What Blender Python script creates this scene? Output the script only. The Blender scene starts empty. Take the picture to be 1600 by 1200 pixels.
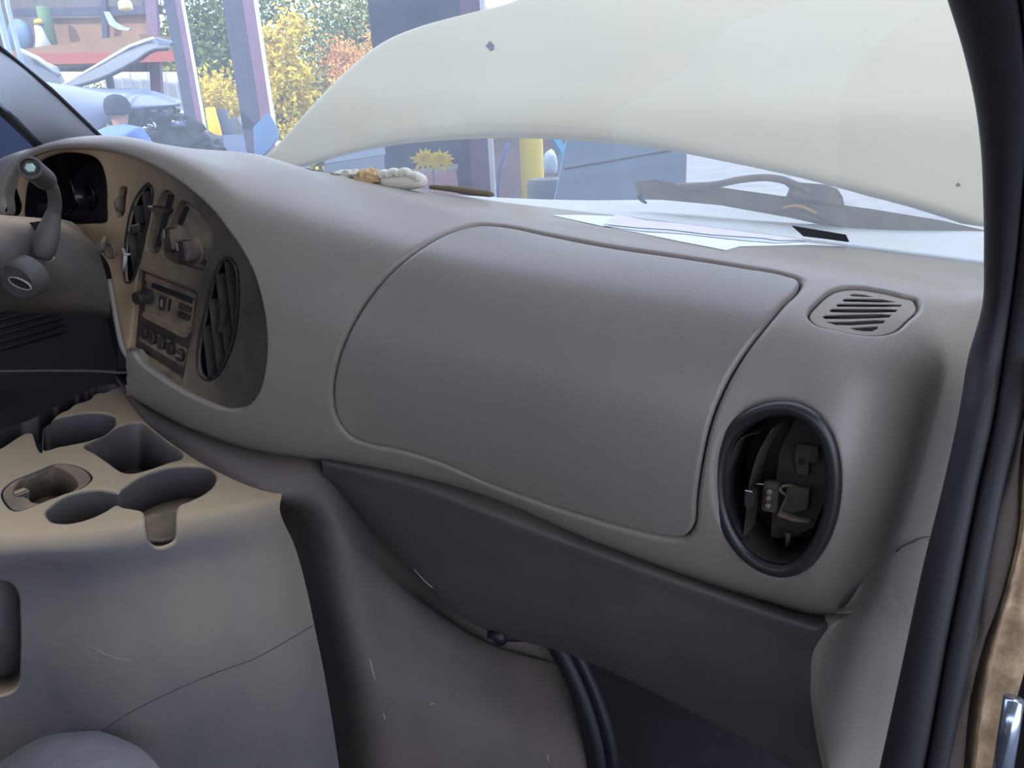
import bpy, bmesh, math, random
import numpy as np
from mathutils import Vector, Matrix
from mathutils.bvhtree import BVHTree
from mathutils.geometry import delaunay_2d_cdt
random.seed(7); RNG = np.random.default_rng(7)
SC = bpy.context.scene; COL = SC.collection

# ------------------------------------------------------------------ camera
F = 1155.0
YAW, PITCH, ROLL = math.radians(24), math.radians(19.3), math.radians(3.1)
C0 = np.array([0.0, 0.0, 1.5])
fwd = np.array([-math.sin(YAW)*math.cos(PITCH), math.cos(YAW)*math.cos(PITCH), -math.sin(PITCH)])
r0 = np.array([math.cos(YAW), math.sin(YAW), 0.0]); u0 = np.cross(r0, fwd)
rt = r0*math.cos(ROLL) - u0*math.sin(ROLL); up = np.cross(rt, fwd)
cam = bpy.data.cameras.new('camera'); cam.sensor_width = 36; cam.lens = F/1600*36
cam.clip_start = 0.02; cam.clip_end = 300
cob = bpy.data.objects.new('camera', cam); COL.objects.link(cob)
M = Matrix.Identity(4)
for i in range(3):
    M[i][0] = rt[i]; M[i][1] = up[i]; M[i][2] = -fwd[i]; M[i][3] = C0[i]
cob.matrix_world = M; SC.camera = cob

# ------------------------------------------------------------------ light
EXPOSURE = 0.68
SKY = 3.1
SUN = 3.0
w = bpy.data.worlds.new('sky'); SC.world = w; w.use_nodes = True
nt = w.node_tree; nt.nodes.clear()
sk = nt.nodes.new('ShaderNodeTexSky'); sk.sky_type = 'HOSEK_WILKIE'; sk.turbidity = 4.0
sk.sun_direction = Vector((-0.35, -0.55, 0.75)).normalized(); sk.ground_albedo = 0.4
mixn = nt.nodes.new('ShaderNodeMixRGB'); mixn.inputs[0].default_value = 0.55
mixn.inputs[2].default_value = (0.84, 0.94, 1.12, 1)
bgn = nt.nodes.new('ShaderNodeBackground'); bgn.inputs[1].default_value = SKY
out = nt.nodes.new('ShaderNodeOutputWorld')
nt.links.new(sk.outputs[0], mixn.inputs[1]); nt.links.new(mixn.outputs[0], bgn.inputs[0]); nt.links.new(bgn.outputs[0], out.inputs[0])
sl = bpy.data.lights.new('sun', 'SUN'); sl.energy = SUN; sl.angle = 0.02; sl.color = (1.0, 0.93, 0.8)
so = bpy.data.objects.new('sun', sl); COL.objects.link(so)
so.rotation_euler = Vector((0.35, 0.62, -0.72)).to_track_quat('-Z', 'Y').to_euler()
vs = SC.view_settings; vs.view_transform = 'Standard'; vs.look = 'None'; vs.gamma = 1; vs.exposure = EXPOSURE
vs.use_curve_mapping = False
SC.cycles.max_bounces = 10; SC.cycles.transparent_max_bounces = 12; SC.cycles.use_denoising = True
SC.cycles.sample_clamp_indirect = 6

# ------------------------------------------------------------------ helpers: rays
def ray(px, py):
    return fwd + rt*(px-800)/F + up*(600-py)/F
def P(px, py, Y):
    d = ray(px, py); return C0 + d*(Y/d[1])
def PZ(px, py, z):
    d = ray(px, py); return C0 + d*((z-C0[2])/d[2])
def PX(px, py, X):
    d = ray(px, py); return C0 + d*((X-C0[0])/d[0])
def PP(px, py, o, n):
    d = ray(px, py); return C0 + d*(np.dot(o-C0, n)/np.dot(d, n))
def norm(v): return v/np.linalg.norm(v)

# ------------------------------------------------------------------ helpers: materials
def lin(c):
    return tuple((x/255/12.92 if x <= 10.3 else ((x/255+0.055)/1.055)**2.4) for x in c)
def mat(name, rgb, rough=0.5, metal=0.0, bump=0.0, bscale=300, var=0.0, vscale=8, dust=None, dust_amt=0.0, dscale=6, up_dust=0.0,
        kind='noise', coat=0.0, emit=None, scratch=0.0, spec=None, trans=0.0, zdust=None):
    m = bpy.data.materials.new(name); m.use_nodes = True
    t = m.node_tree; b = t.nodes['Principled BSDF']; N = t.nodes.new; L = t.links.new
    b.inputs['Roughness'].default_value = rough; b.inputs['Metallic'].default_value = metal
    if spec is not None: b.inputs['Specular IOR Level'].default_value = spec
    if coat: b.inputs['Coat Weight'].default_value = coat; b.inputs['Coat Roughness'].default_value = 0.25
    if trans: b.inputs['Transmission Weight'].default_value = trans
    tc = N('ShaderNodeTexCoord'); col = None
    base = lin(rgb) + (1,)
    b.inputs['Base Color'].default_value = base
    rgbn = N('ShaderNodeRGB'); rgbn.outputs[0].default_value = base; cur = rgbn.outputs[0]
    if var:
        n = N('ShaderNodeTexNoise'); n.inputs['Scale'].default_value = vscale; n.inputs['Detail'].default_value = 6
        L(tc.outputs['Object'], n.inputs['Vector'])
        r = N('ShaderNodeMapRange'); r.inputs[1].default_value = 0.3; r.inputs[2].default_value = 0.7
        r.inputs[3].default_value = 1-var; r.inputs[4].default_value = 1+var
        L(n.outputs[0], r.inputs[0])
        mx = N('ShaderNodeVectorMath'); mx.operation = 'SCALE'; L(cur, mx.inputs[0]); L(r.outputs[0], mx.inputs['Scale']); cur = mx.outputs[0]
    if dust:
        n = N('ShaderNodeTexNoise'); n.inputs['Scale'].default_value = dscale; n.inputs['Detail'].default_value = 8; n.inputs['Roughness'].default_value = 0.65
        L(tc.outputs['Object'], n.inputs['Vector'])
        r = N('ShaderNodeMapRange'); r.inputs[1].default_value = 0.35; r.inputs[2].default_value = 0.7
        r.inputs[3].default_value = 0.0; r.inputs[4].default_value = 1.0; L(n.outputs[0], r.inputs[0])
        fac = N('ShaderNodeMath'); fac.operation = 'MULTIPLY'; fac.inputs[1].default_value = dust_amt; L(r.outputs[0], fac.inputs[0]); f = fac.outputs[0]
        if up_dust:
            g = N('ShaderNodeNewGeometry'); s = N('ShaderNodeSeparateXYZ'); L(g.outputs['Normal'], s.inputs[0])
            mr = N('ShaderNodeMapRange'); mr.inputs[1].default_value = 0.2; mr.inputs[2].default_value = 0.95
            mr.inputs[3].default_value = 0; mr.inputs[4].default_value = up_dust; L(s.outputs[2], mr.inputs[0])
            ad = N('ShaderNodeMath'); ad.operation = 'ADD'; ad.use_clamp = True; L(f, ad.inputs[0]); L(mr.outputs[0], ad.inputs[1]); f = ad.outputs[0]
        if zdust:
            s = N('ShaderNodeSeparateXYZ'); L(tc.outputs['Object'], s.inputs[0])
            mr = N('ShaderNodeMapRange'); mr.inputs[1].default_value = zdust[0]; mr.inputs[2].default_value = zdust[1]
            mr.inputs[3].default_value = 0; mr.inputs[4].default_value = zdust[2]; L(s.outputs[zdust[3] if len(zdust) > 3 else 2], mr.inputs[0])
            ad = N('ShaderNodeMath'); ad.operation = 'ADD'; ad.use_clamp = True; L(f, ad.inputs[0]); L(mr.outputs[0], ad.inputs[1]); f = ad.outputs[0]
        mx = N('ShaderNodeMixRGB'); L(f, mx.inputs[0]); L(cur, mx.inputs[1]); mx.inputs[2].default_value = lin(dust)+(1,); cur = mx.outputs[0]
        rr = N('ShaderNodeMapRange'); rr.inputs[3].default_value = rough; rr.inputs[4].default_value = min(1, rough+0.35); L(f, rr.inputs[0]); L(rr.outputs[0], b.inputs['Roughness'])
    if scratch:
        n = N('ShaderNodeTexNoise'); n.inputs['Scale'].default_value = 30; n.inputs['Detail'].default_value = 12; n.inputs['Roughness'].default_value = 0.8
        mp = N('ShaderNodeMapping'); mp.inputs['Scale'].default_value = (1, 1, 0.25); L(tc.outputs['Object'], mp.inputs[0]); L(mp.outputs[0], n.inputs['Vector'])
        r = N('ShaderNodeMapRange'); r.inputs[1].default_value = 0.70; r.inputs[2].default_value = 0.74; r.inputs[3].default_value = 0; r.inputs[4].default_value = scratch
        L(n.outputs[0], r.inputs[0]); mx = N('ShaderNodeMixRGB'); L(r.outputs[0], mx.inputs[0]); L(cur, mx.inputs[1]); mx.inputs[2].default_value = (0.55, 0.53, 0.5, 1); cur = mx.outputs[0]
    L(cur, b.inputs['Base Color'])
    if emit: b.inputs['Emission Color'].default_value = lin(emit)+(1,); b.inputs['Emission Strength'].default_value = 1
    if bump:
        if kind == 'leather':
            v = N('ShaderNodeTexVoronoi'); v.inputs['Scale'].default_value = bscale; v.feature = 'SMOOTH_F1'; v.inputs['Smoothness'].default_value = 0.4
            mp = N('ShaderNodeMapping'); mp.inputs['Scale'].default_value = (0.8, 1, 1.5); L(tc.outputs['Object'], mp.inputs[0]); L(mp.outputs[0], v.inputs['Vector']); h = v.outputs['Distance']
        else:
            v = N('ShaderNodeTexNoise'); v.inputs['Scale'].default_value = bscale; v.inputs['Detail'].default_value = 4; L(tc.outputs['Object'], v.inputs['Vector']); h = v.outputs[0]
        bp = N('ShaderNodeBump'); bp.inputs['Strength'].default_value = 1.0; bp.inputs['Distance'].default_value = bump
        L(h, bp.inputs['Height']); L(bp.outputs[0], b.inputs['Normal'])
    return m

# ------------------------------------------------------------------ helpers: objects
def setp(o, label=None, cat=None, group=None, kind=None):
    if label: o['label'] = label
    if cat: o['category'] = cat
    if group: o['group'] = group
    if kind: o['kind'] = kind
    return o
ORIG = {}
def empty(name, loc, label=None, cat=None, group=None, kind=None):
    o = bpy.data.objects.new(name, None); COL.objects.link(o); o.location = Vector([float(x) for x in loc]); o.empty_display_size = 0.05
    ORIG[o.name] = Vector([float(x) for x in loc]); return setp(o, label, cat, group, kind)
def attach(o, parent):
    if parent is not None:
        o.parent = parent
        if parent.name in ORIG: o.matrix_parent_inverse = Matrix.Translation(-ORIG[parent.name])
def obj(name, V, Fc, m, parent=None, smooth=True, label=None, cat=None, group=None, kind=None, auto=None):
    me = bpy.data.meshes.new(name); me.from_pydata([tuple(map(float, v)) for v in V], [], [tuple(int(i) for i in f) for f in Fc]); me.update()
    if smooth: me.polygons.foreach_set('use_smooth', [True]*len(me.polygons))
    o = bpy.data.objects.new(name, me); COL.objects.link(o)
    if m: me.materials.append(m)
    if auto:
        bm = bmesh.new(); bm.from_mesh(me)
        for e in bm.edges:
            if len(e.link_faces) == 2 and e.calc_face_angle(0) > auto: e.smooth = False
        bm.to_mesh(me); bm.free()
    attach(o, parent); return setp(o, label, cat, group, kind)
class MB:
    def __init__(s): s.V = []; s.F = []
    def add(s, V, Fc):
        k = len(s.V); s.V += [tuple(map(float, v)) for v in V]; s.F += [tuple(int(i)+k for i in f) for f in Fc]; return s
    def build(s, name, m, parent=None, **kw): return obj(name, s.V, s.F, m, parent, **kw)

def frame(n, hint=(0, 0, 1)):
    n = norm(np.array(n, float)); h = np.array(hint, float)
    if abs(np.dot(n, norm(h))) > 0.97: h = np.array([1.0, 0.1, 0])
    a = norm(np.cross(h, n)); b = np.cross(n, a); return a, b, n
def tube(pts, rad, seg=12, closed=False, caps=True, flat=1.0):
    pts = np.array(pts, float); n = len(pts); rad = np.full(n, rad) if np.isscalar(rad) else np.array(rad, float)
    V = []; Fc = []; prev = None
    if closed: NW = norm(sum(np.cross(pts[i-1]-pts.mean(0), pts[i]-pts.mean(0)) for i in range(n)))
    for i in range(n):
        if closed: t = pts[(i+1) % n]-pts[i-1]
        else: t = pts[min(i+1, n-1)]-pts[max(i-1, 0)]
        t = norm(t)
        if closed: a = norm(np.cross(t, NW)); b = np.cross(t, a)
        elif prev is None: a, b, _ = frame(t)
        else:
            a = prev-np.dot(prev, t)*t; a = norm(a); b = np.cross(t, a)
        prev = a
        for k in range(seg):
            an = 2*math.pi*k/seg; V.append(pts[i]+rad[i]*(math.cos(an)*a+flat*math.sin(an)*b))
    m = n if closed else n-1
    for i in range(m):
        j = (i+1) % n
        for k in range(seg):
            l = (k+1) % seg; Fc.append((i*seg+k, i*seg+l, j*seg+l, j*seg+k))
    if caps and not closed: Fc.append(tuple(range(seg-1, -1, -1))); Fc.append(tuple((n-1)*seg+k for k in range(seg)))
    return V, Fc
def lathe(prof, o, n, seg=32, hint=(0, 0, 1), sy=1.0, a0=None):
    a, b, n = frame(n, hint); V = []; Fc = []
    for r, h in prof:
        for k in range(seg):
            an = 2*math.pi*k/seg; V.append(o+n*h+r*(math.cos(an)*a+sy*math.sin(an)*b))
    for i in range(len(prof)-1):
        for k in range(seg):
            l = (k+1) % seg; Fc.append((i*seg+k, i*seg+l, (i+1)*seg+l, (i+1)*seg+k))
    Fc.append(tuple(range(seg-1, -1, -1))); Fc.append(tuple((len(prof)-1)*seg+k for k in range(seg)))
    return V, Fc
def box(c, ex, ey, ez, sx, sy, sz, bev=0.0):
    c = np.array(c, float)
    bm = bmesh.new(); bmesh.ops.create_cube(bm, size=1.0)
    for v in bm.verts: v.co = Vector((v.co.x*sx, v.co.y*sy, v.co.z*sz))
    if bev: bmesh.ops.bevel(bm, geom=list(bm.edges), offset=bev, segments=2, affect='EDGES')
    bm.verts.index_update()
    V = [c+ex*v.co.x+ey*v.co.y+ez*v.co.z for v in bm.verts]; Fc = [[v.index for v in f.verts] for f in bm.faces]; bm.free(); return V, Fc
EX, EY, EZ = np.eye(3)
def prism3(pts, n, h0, h1, bev=0.0):
    pts = np.array(pts, float); n = norm(np.array(n, float)); k = len(pts); c = pts.mean(0)
    rings = [pts+n*h0]
    if bev: 
        e = norm
        rings.append(pts+n*(h1-bev*np.sign(h1-h0)))
        d = c-pts; d = d/np.maximum(np.linalg.norm(d, axis=1, keepdims=True), 1e-9); rings.append(pts+d*bev+n*h1)
    else: rings.append(pts+n*h1)
    V = [p for r in rings for p in r]; Fc = []
    for i in range(len(rings)-1):
        for j in range(k): l = (j+1) % k; Fc.append((i*k+j, i*k+l, (i+1)*k+l, (i+1)*k+j))
    Fc.append(tuple(range(k-1, -1, -1))); Fc.append(tuple((len(rings)-1)*k+j for j in range(k)))
    return V, Fc
def prism(px, o, n, h0, h1, bev=0.0):
    return prism3([PP(x, y, o, n) for x, y in px], n, h0, h1, bev)
def crom(pts, closed=True, step=4.0, tension=0.5):
    p = np.array(pts, float); n = len(p); out_ = []
    for i in range(n if closed else n-1):
        if closed: a, b, c, d = p[i-1], p[i], p[(i+1) % n], p[(i+2) % n]
        else: a, b, c, d = p[max(i-1, 0)], p[i], p[i+1], p[min(i+2, n-1)]
        L = np.linalg.norm(c-b); k = max(1, int(round(L/step)))
        la = max(np.linalg.norm(b-a), 1e-9); lc = max(np.linalg.norm(d-c), 1e-9); L = max(L, 1e-9)
        u_ = (c-b)/L; m1 = L*((b-a)/la+u_)/2; m2 = L*((d-c)/lc+u_)/2
        for j in range(k):
            t = j/k; h00 = 2*t**3-3*t**2+1; h10 = t**3-2*t**2+t; h01 = -2*t**3+3*t**2; h11 = t**3-t**2
            out_.append(h00*b+h10*m1+h01*c+h11*m2)
    if not closed: out_.append(p[-1])
    return np.array(out_)
def inpoly(x, y, poly):
    ins = np.zeros(len(x), bool); n = len(poly)
    for i in range(n):
        x1, y1 = poly[i]; x2, y2 = poly[(i+1) % n]
        if y1 == y2: continue
        c = (y1 > y) != (y2 > y); ins ^= c & (x < (x2-x1)*(y-y1)/(y2-y1)+x1)
    return ins
def polydist(Q, poly):
    A = poly; B = np.roll(poly, -1, 0); d = np.full(len(Q), 1e9)
    for s in range(0, len(Q), 4000):
        q = Q[s:s+4000][:, None, :]; ab = (B-A)[None]; t = np.clip(((q-A[None])*ab).sum(2)/np.maximum((ab**2).sum(2), 1e-14), 0, 1)
        d[s:s+4000] = np.sqrt((((A[None]+t[..., None]*ab)-q)**2).sum(2)).min(1)
    return d
def wmat(k, x):
    k = np.array(k, float); n = len(k); x = np.clip(np.array(x, float), k[0], k[-1]); i = np.clip(np.searchsorted(k, x, side='right')-1, 0, n-2)
    h = k[i+1]-k[i]; t = (x-k[i])/h; W = np.zeros((len(x), n)); r = np.arange(len(x))
    h00 = 2*t**3-3*t**2+1; h10 = (t**3-2*t**2+t)*h; h01 = -2*t**3+3*t**2; h11 = (t**3-t**2)*h
    np.add.at(W, (r, i), h00); np.add.at(W, (r, i+1), h01)
    def tang(j, w):
        lo = j == 0; hi = j == n-1; mid = ~(lo | hi)
        a = r[lo]; np.add.at(W, (a, j[lo]), -w[lo]/(k[1]-k[0])); np.add.at(W, (a, j[lo]+1), w[lo]/(k[1]-k[0]))
        a = r[hi]; np.add.at(W, (a, j[hi]), w[hi]/(k[-1]-k[-2])); np.add.at(W, (a, j[hi]-1), -w[hi]/(k[-1]-k[-2]))
        a = r[mid]; jm = j[mid]; wm = w[mid]; ha = k[jm]-k[jm-1]; hb = k[jm+1]-k[jm]
        ca = hb/(ha+hb)/ha; cb = ha/(ha+hb)/hb
        np.add.at(W, (a, jm-1), -wm*ca); np.add.at(W, (a, jm), wm*(ca-cb)); np.add.at(W, (a, jm+1), wm*cb)
    tang(i, h10); tang(i+1, h11); return W
class Net:
    def __init__(s, rows, raw=False, sub=7):
        s.c = np.array(rows, float) if raw else np.array([[P(*p) for p in r] for r in rows])
        R, K = s.c.shape[:2]
        s.ku = np.concatenate([[0], np.cumsum(np.maximum(np.linalg.norm(np.diff(s.c, axis=1), axis=2).mean(0), 1e-3))])
        s.kv = np.concatenate([[0], np.cumsum(np.maximum(np.linalg.norm(np.diff(s.c, axis=0), axis=2).mean(1), 1e-3))])
        du = np.concatenate([np.linspace(s.ku[i], s.ku[i+1], sub, endpoint=False) for i in range(K-1)]+[[s.ku[-1]]])
        dv = np.concatenate([np.linspace(s.kv[i], s.kv[i+1], sub, endpoint=False) for i in range(R-1)]+[[s.kv[-1]]])
        s.du, s.dv = du, dv; U, V = np.meshgrid(du, dv); s.gu, s.gv = U.ravel(), V.ravel()
        s.gp = s.ev(s.gu, s.gv, raw=True); n = len(du); T = []
        for a in range(len(dv)-1):
            for b in range(n-1):
                q = a*n+b; T += [(q, q+1, q+n+1), (q, q+n+1, q+n)]
        s.T = T; s.bvh = BVHTree.FromPolygons([tuple(p) for p in s.gp], T)
        s.sg = 1.0; mid = len(s.gp)//2
        cu, cv = s.gu, s.gv; nn = s.nr(cu, cv); dot = (nn*(C0-s.gp)).sum(1); s.sg = 1.0 if dot.sum() > 0 else -1.0
    def ev(s, u, v, raw=False):
        Wu = wmat(s.ku, u); Wv = wmat(s.kv, v); return np.einsum('ni,nj,ijk->nk', Wv, Wu, s.c)
    def nr(s, u, v):
        e = 1e-4; u = np.clip(u, s.ku[0]+e, s.ku[-1]-e); v = np.clip(v, s.kv[0]+e, s.kv[-1]-e)
        a = s.ev(u+e, v)-s.ev(u-e, v); b = s.ev(u, v+e)-s.ev(u, v-e); n = np.cross(a, b)
        return s.sg*n/np.maximum(np.linalg.norm(n, axis=1, keepdims=True), 1e-12)
    def uv(s, px, py):
        d = ray(px, py); h = s.bvh.ray_cast(Vector(C0), Vector(norm(d)))
        if h[0] is None:
            q = s.gp-C0; dd = norm(d); t = q@dd; di = np.linalg.norm(q-t[:, None]*dd, axis=1); i = int(di.argmin()); return np.array([s.gu[i], s.gv[i]])
        i = s.T[h[2]]; A, B, Cc = s.gp[list(i)]; p = np.array(h[0]); v0, v1, v2 = B-A, Cc-A, p-A
        d00, d01, d11, d20, d21 = v0@v0, v0@v1, v1@v1, v2@v0, v2@v1; den = d00*d11-d01*d01
        b = (d11*d20-d01*d21)/den; c = (d00*d21-d01*d20)/den; a = 1-b-c; I = list(i)
        return np.array([a*s.gu[I[0]]+b*s.gu[I[1]]+c*s.gu[I[2]], a*s.gv[I[0]]+b*s.gv[I[1]]+c*s.gv[I[2]]])
    def pt(s, px, py, off=0.0):
        q = s.uv(px, py); return s.ev(q[:1], q[1:])[0]+off*s.nr(q[:1], q[1:])[0]
    def nm(s, px, py):
        q = s.uv(px, py); return s.nr(q[:1], q[1:])[0]
def prof(d, r):
    d = np.clip(d, 0, r); return -(r-np.sqrt(np.maximum(r*r-(r-d)**2, 0)))
def proj(V):
    q = V-C0; d = q@fwd; return 800+F*(q@rt)/d, 600-F*(q@up)/d
def sheet(net, name, m, parent=None, cull=None, outer=None, holes=(), h=0.007, ro=0.0, owall=0.01, osharp=False, odir=None, off=0.0, step=4.0, region=None, **kw):
    smooth_o = True
    u0_, u1_, v0_, v1_ = net.ku[0], net.ku[-1], net.kv[0], net.kv[-1]
    def loop(px, sharp=False, step=step):
        q = np.array(px, float) if sharp else crom(px, True, step)
        return np.array([net.uv(x, y) for x, y in q])
    loops = []
    if outer is not None: ol = loop(outer, osharp); loops.append((ol, ro, True, None))
    else: ol = np.array([[u0_, v0_], [u1_, v0_], [u1_, v1_], [u0_, v1_]]); 
    for H in holes: loops.append((loop(H['px'], H.get('sharp', False), H.get('step', step)), H.get('r', 0), False, H))
    lo, hi = ol.min(0), ol.max(0)
    gx = np.linspace(lo[0], hi[0], max(3, int((hi[0]-lo[0])/h)+1)); gy = np.linspace(lo[1], hi[1], max(3, int((hi[1]-lo[1])/h)+1))
    GX, GY = np.meshgrid(gx, gy); Q = np.stack([GX.ravel(), GY.ravel()], 1)
    if outer is not None: Q = Q[inpoly(Q[:, 0], Q[:, 1], ol)]
    extra = []; con = []; E = []
    for (lp, r, isout, H) in loops:
        if len(Q):
            d = polydist(Q, lp); keep = d > max(0.4*h, r*0.9+0.25*h if r else 0)
            if not isout: keep &= ~inpoly(Q[:, 0], Q[:, 1], lp)
            Q = Q[keep]
        if r or (H and H.get('ridge')):
            area = 0.5*np.sum(lp[:, 0]*np.roll(lp[:, 1], -1)-np.roll(lp[:, 0], -1)*lp[:, 1]); sg = 1 if area > 0 else -1
            t = np.roll(lp, -1, 0)-np.roll(lp, 1, 0); t /= np.maximum(np.linalg.norm(t, axis=1, keepdims=True), 1e-9)
            nI = np.stack([-t[:, 1], t[:, 0]], 1)*sg
            if not isout: nI = -nI
            ds = [r*f for f in (0.1, 0.35, 0.7, 1.0, 1.5)] if r else []
            for dd in ds:
                e = lp+nI*dd; dl = polydist(e, lp); ok = dl > 0.93*dd
                ok &= inpoly(e[:, 0], e[:, 1], lp) if isout else ~inpoly(e[:, 0], e[:, 1], lp)
                extra.append(e[ok])
    for (lp, r, isout, H) in loops:
        k = sum(len(c) for c in con); con.append(lp); E += [(k+i, k+(i+1) % len(lp)) for i in range(len(lp))]
    if outer is None:
        k = sum(len(c) for c in con); con.append(ol); E += [(k, k+1), (k+1, k+2), (k+2, k+3), (k+3, k)]
        # border samples already in the grid
    allp = np.concatenate(con+[x for x in extra if len(x)]+[Q]) if (con or len(Q)) else Q
    if outer is None:
        allp[:, 0] = np.clip(allp[:, 0], u0_, u1_); allp[:, 1] = np.clip(allp[:, 1], v0_, v1_)
    res = delaunay_2d_cdt([Vector(p) for p in allp], E, [], 0, 1e-6)
    vv = np.array([tuple(v) for v in res[0]]); tr = np.array([t for t in res[2] if len(t) == 3])
    cc = vv[tr].mean(1); keep = inpoly(cc[:, 0], cc[:, 1], ol)
    for (lp, r, isout, H) in loops:
        if not isout: keep &= ~inpoly(cc[:, 0], cc[:, 1], lp)
    if cull is not None:
        ce = cc.copy(); X_, Y_ = proj(net.ev(ce[:, 0], ce[:, 1])); keep &= ~inpoly(X_, Y_, np.array(cull, float))
    tr = tr[keep]; used = np.unique(tr); rm = -np.ones(len(vv), int); rm[used] = np.arange(len(used)); tr = rm[tr]; vv = vv[used]
    def offs(q):
        o = np.full(len(q), off)
        for (lp, r, isout, H) in loops:
            if r: o += prof(polydist(q, lp), r)
            if H and H.get('ridge'):
                a, c, wd = H['ridge']; o += a*np.exp(-((polydist(q, lp)-c)/wd)**2)
        return o
    Nn = net.nr(vv[:, 0], vv[:, 1]); V = net.ev(vv[:, 0], vv[:, 1])+Nn*offs(vv)[:, None]
    a = V[tr[:, 1]]-V[tr[:, 0]]; b = V[tr[:, 2]]-V[tr[:, 0]]; nn = np.cross(a, b)
    flip = (nn*Nn[tr[:, 0]]).sum(1) < 0; tr[flip] = tr[flip][:, ::-1]
    B = MB(); B.add(V, tr)
    for (lp, r, isout, H) in loops:
        dep = owall if isout else H.get('depth', 0.01)
        if not dep: continue
        p0 = net.ev(lp[:, 0], lp[:, 1])+net.nr(lp[:, 0], lp[:, 1])*offs(lp)[:, None]
        dr = odir if isout else H.get('dir')
        nrm = -net.nr(lp[:, 0], lp[:, 1]) if dr is None else np.tile(norm(np.array(dr, float)), (len(lp), 1))
        if H and H.get('flatdir'): nrm = np.tile(norm(nrm.mean(0)), (len(lp), 1))
        p1 = p0+nrm*dep; k = len(lp); VV = list(p0)+list(p1)
        if H and H.get('taper'): c = p1.mean(0); VV = list(p0)+list(c+(p1-c)*H['taper'])
        FF = [(i, (i+1) % k, k+(i+1) % k, k+i) for i in range(k)]
        if H and H.get('floor'): FF.append(tuple(range(2*k-1, k-1, -1)))
        B.add(VV, FF)
    return B.build(name, m, parent, **kw)
def netobj(net, name, m, parent=None, thick=0.0, su=6, sv=6, **kw):
    K = len(net.ku); R = len(net.kv)
    du = np.concatenate([np.linspace(net.ku[i], net.ku[i+1], su, endpoint=False) for i in range(K-1)]+[[net.ku[-1]]])
    dv = np.concatenate([np.linspace(net.kv[i], net.kv[i+1], sv, endpoint=False) for i in range(R-1)]+[[net.kv[-1]]])
    U, V = np.meshgrid(du, dv); u, v = U.ravel(), V.ravel(); p = net.ev(u, v); n = len(du); r = len(dv)
    Fc = [(a*n+b, a*n+b+1, (a+1)*n+b+1, (a+1)*n+b) for a in range(r-1) for b in range(n-1)]
    if net.sg < 0: pass
    B = MB()
    if thick:
        q = p-net.nr(u, v)*thick; N0 = len(p); B.add(list(p)+list(q), Fc+[tuple(N0+i for i in f[::-1]) for f in Fc]
            +[(b, N0+b, N0+b+1, b+1) for b in range(n-1)]+[((r-1)*n+b, (r-1)*n+b+1, N0+(r-1)*n+b+1, N0+(r-1)*n+b) for b in range(n-1)]
            +[(a*n, (a+1)*n, N0+(a+1)*n, N0+a*n) for a in range(r-1)]+[(a*n+n-1, N0+a*n+n-1, N0+(a+1)*n+n-1, (a+1)*n+n-1) for a in range(r-1)])
    else: B.add(p, Fc)
    o = B.build(name, m, parent, **kw)
    return o
def thicken_loop(px, net, off=0.0, step=4.0):
    q = crom(px, True, step); return np.array([net.pt(x, y, off) for x, y in q])
# ------------------------------------------------------------------ materials
M_dash = mat('dash_vinyl', (136, 126, 120), 0.31, bump=0.0002, bscale=520, kind='leather', var=0.05, vscale=5, dust=(150, 138, 120), dust_amt=0.25, dscale=3, up_dust=0.12)
M_door = mat('airbag_door_vinyl', (130, 121, 116), 0.29, bump=0.00016, bscale=520, kind='leather', var=0.04, vscale=5, dust=(142, 132, 118), dust_amt=0.15, dscale=3)
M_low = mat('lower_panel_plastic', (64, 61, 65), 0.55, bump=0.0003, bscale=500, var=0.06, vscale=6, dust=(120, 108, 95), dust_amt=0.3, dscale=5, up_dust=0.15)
M_cover = mat('engine_cover_plastic', (84, 74, 75), 0.6, bump=0.0003, bscale=600, var=0.10, vscale=7, dust=(118, 102, 96), dust_amt=0.5, dscale=4, scratch=0.7)
M_cons = mat('console_plastic', (84, 81, 86), 0.55, bump=0.0003, bscale=600, var=0.05, vscale=6, dust=(188, 164, 132), dust_amt=0.1, dscale=9, up_dust=0.85)
M_bez = mat('bezel_plastic', (50, 47, 50), 0.5, bump=0.0002, bscale=500, var=0.08, vscale=9, dust=(160, 136, 108), dust_amt=0.22, dscale=11, zdust=(-0.84, -1.02, 0.85, 0))
M_dark = mat('black_plastic', (38, 36, 40), 0.42, var=0.1, dust=(120, 100, 80), dust_amt=0.25, dscale=25)
M_black = mat('dark_void', (26, 25, 30), 0.8)
M_dusty = mat('dusty_plastic', (80, 72, 68), 0.5, var=0.1, dust=(158, 134, 108), dust_amt=0.7, dscale=25, up_dust=0.4)
M_col = mat('column_plastic', (84, 80, 84), 0.5, bump=0.0003, bscale=500, var=0.08, dust=(160, 136, 108), dust_amt=0.3, dscale=8, up_dust=0.9)
M_chr = mat('chrome', (200, 200, 205), 0.2, metal=1.0)
M_ring = mat('vent_ring_plastic', (44, 43, 46), 0.35)
M_gr = mat('grille_plastic', (150, 142, 134), 0.6, dust=(160, 146, 126), dust_amt=0.4, dscale=12)
M_seal = mat('seal_rubber', (40, 38, 44), 0.6, bump=0.0002, bscale=500, var=0.05)
M_trimp = mat('pillar_trim', (140, 145, 160), 0.55, var=0.04)
M_seat = mat('seat_fabric', (132, 130, 132), 0.9, bump=0.0012, bscale=700, var=0.08, vscale=40)
M_paintw = mat('cream_paint', (198, 184, 150), 0.45, var=0.03, vscale=2, dust=(200, 185, 150), dust_amt=0.3, dscale=1.5)
M_pink = mat('door_jamb_paint', (250, 228, 218), 0.5, var=0.02)
M_carpet = mat('carpet', (46, 44, 50), 0.95, bump=0.002, bscale=300, var=0.15, vscale=20)

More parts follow.
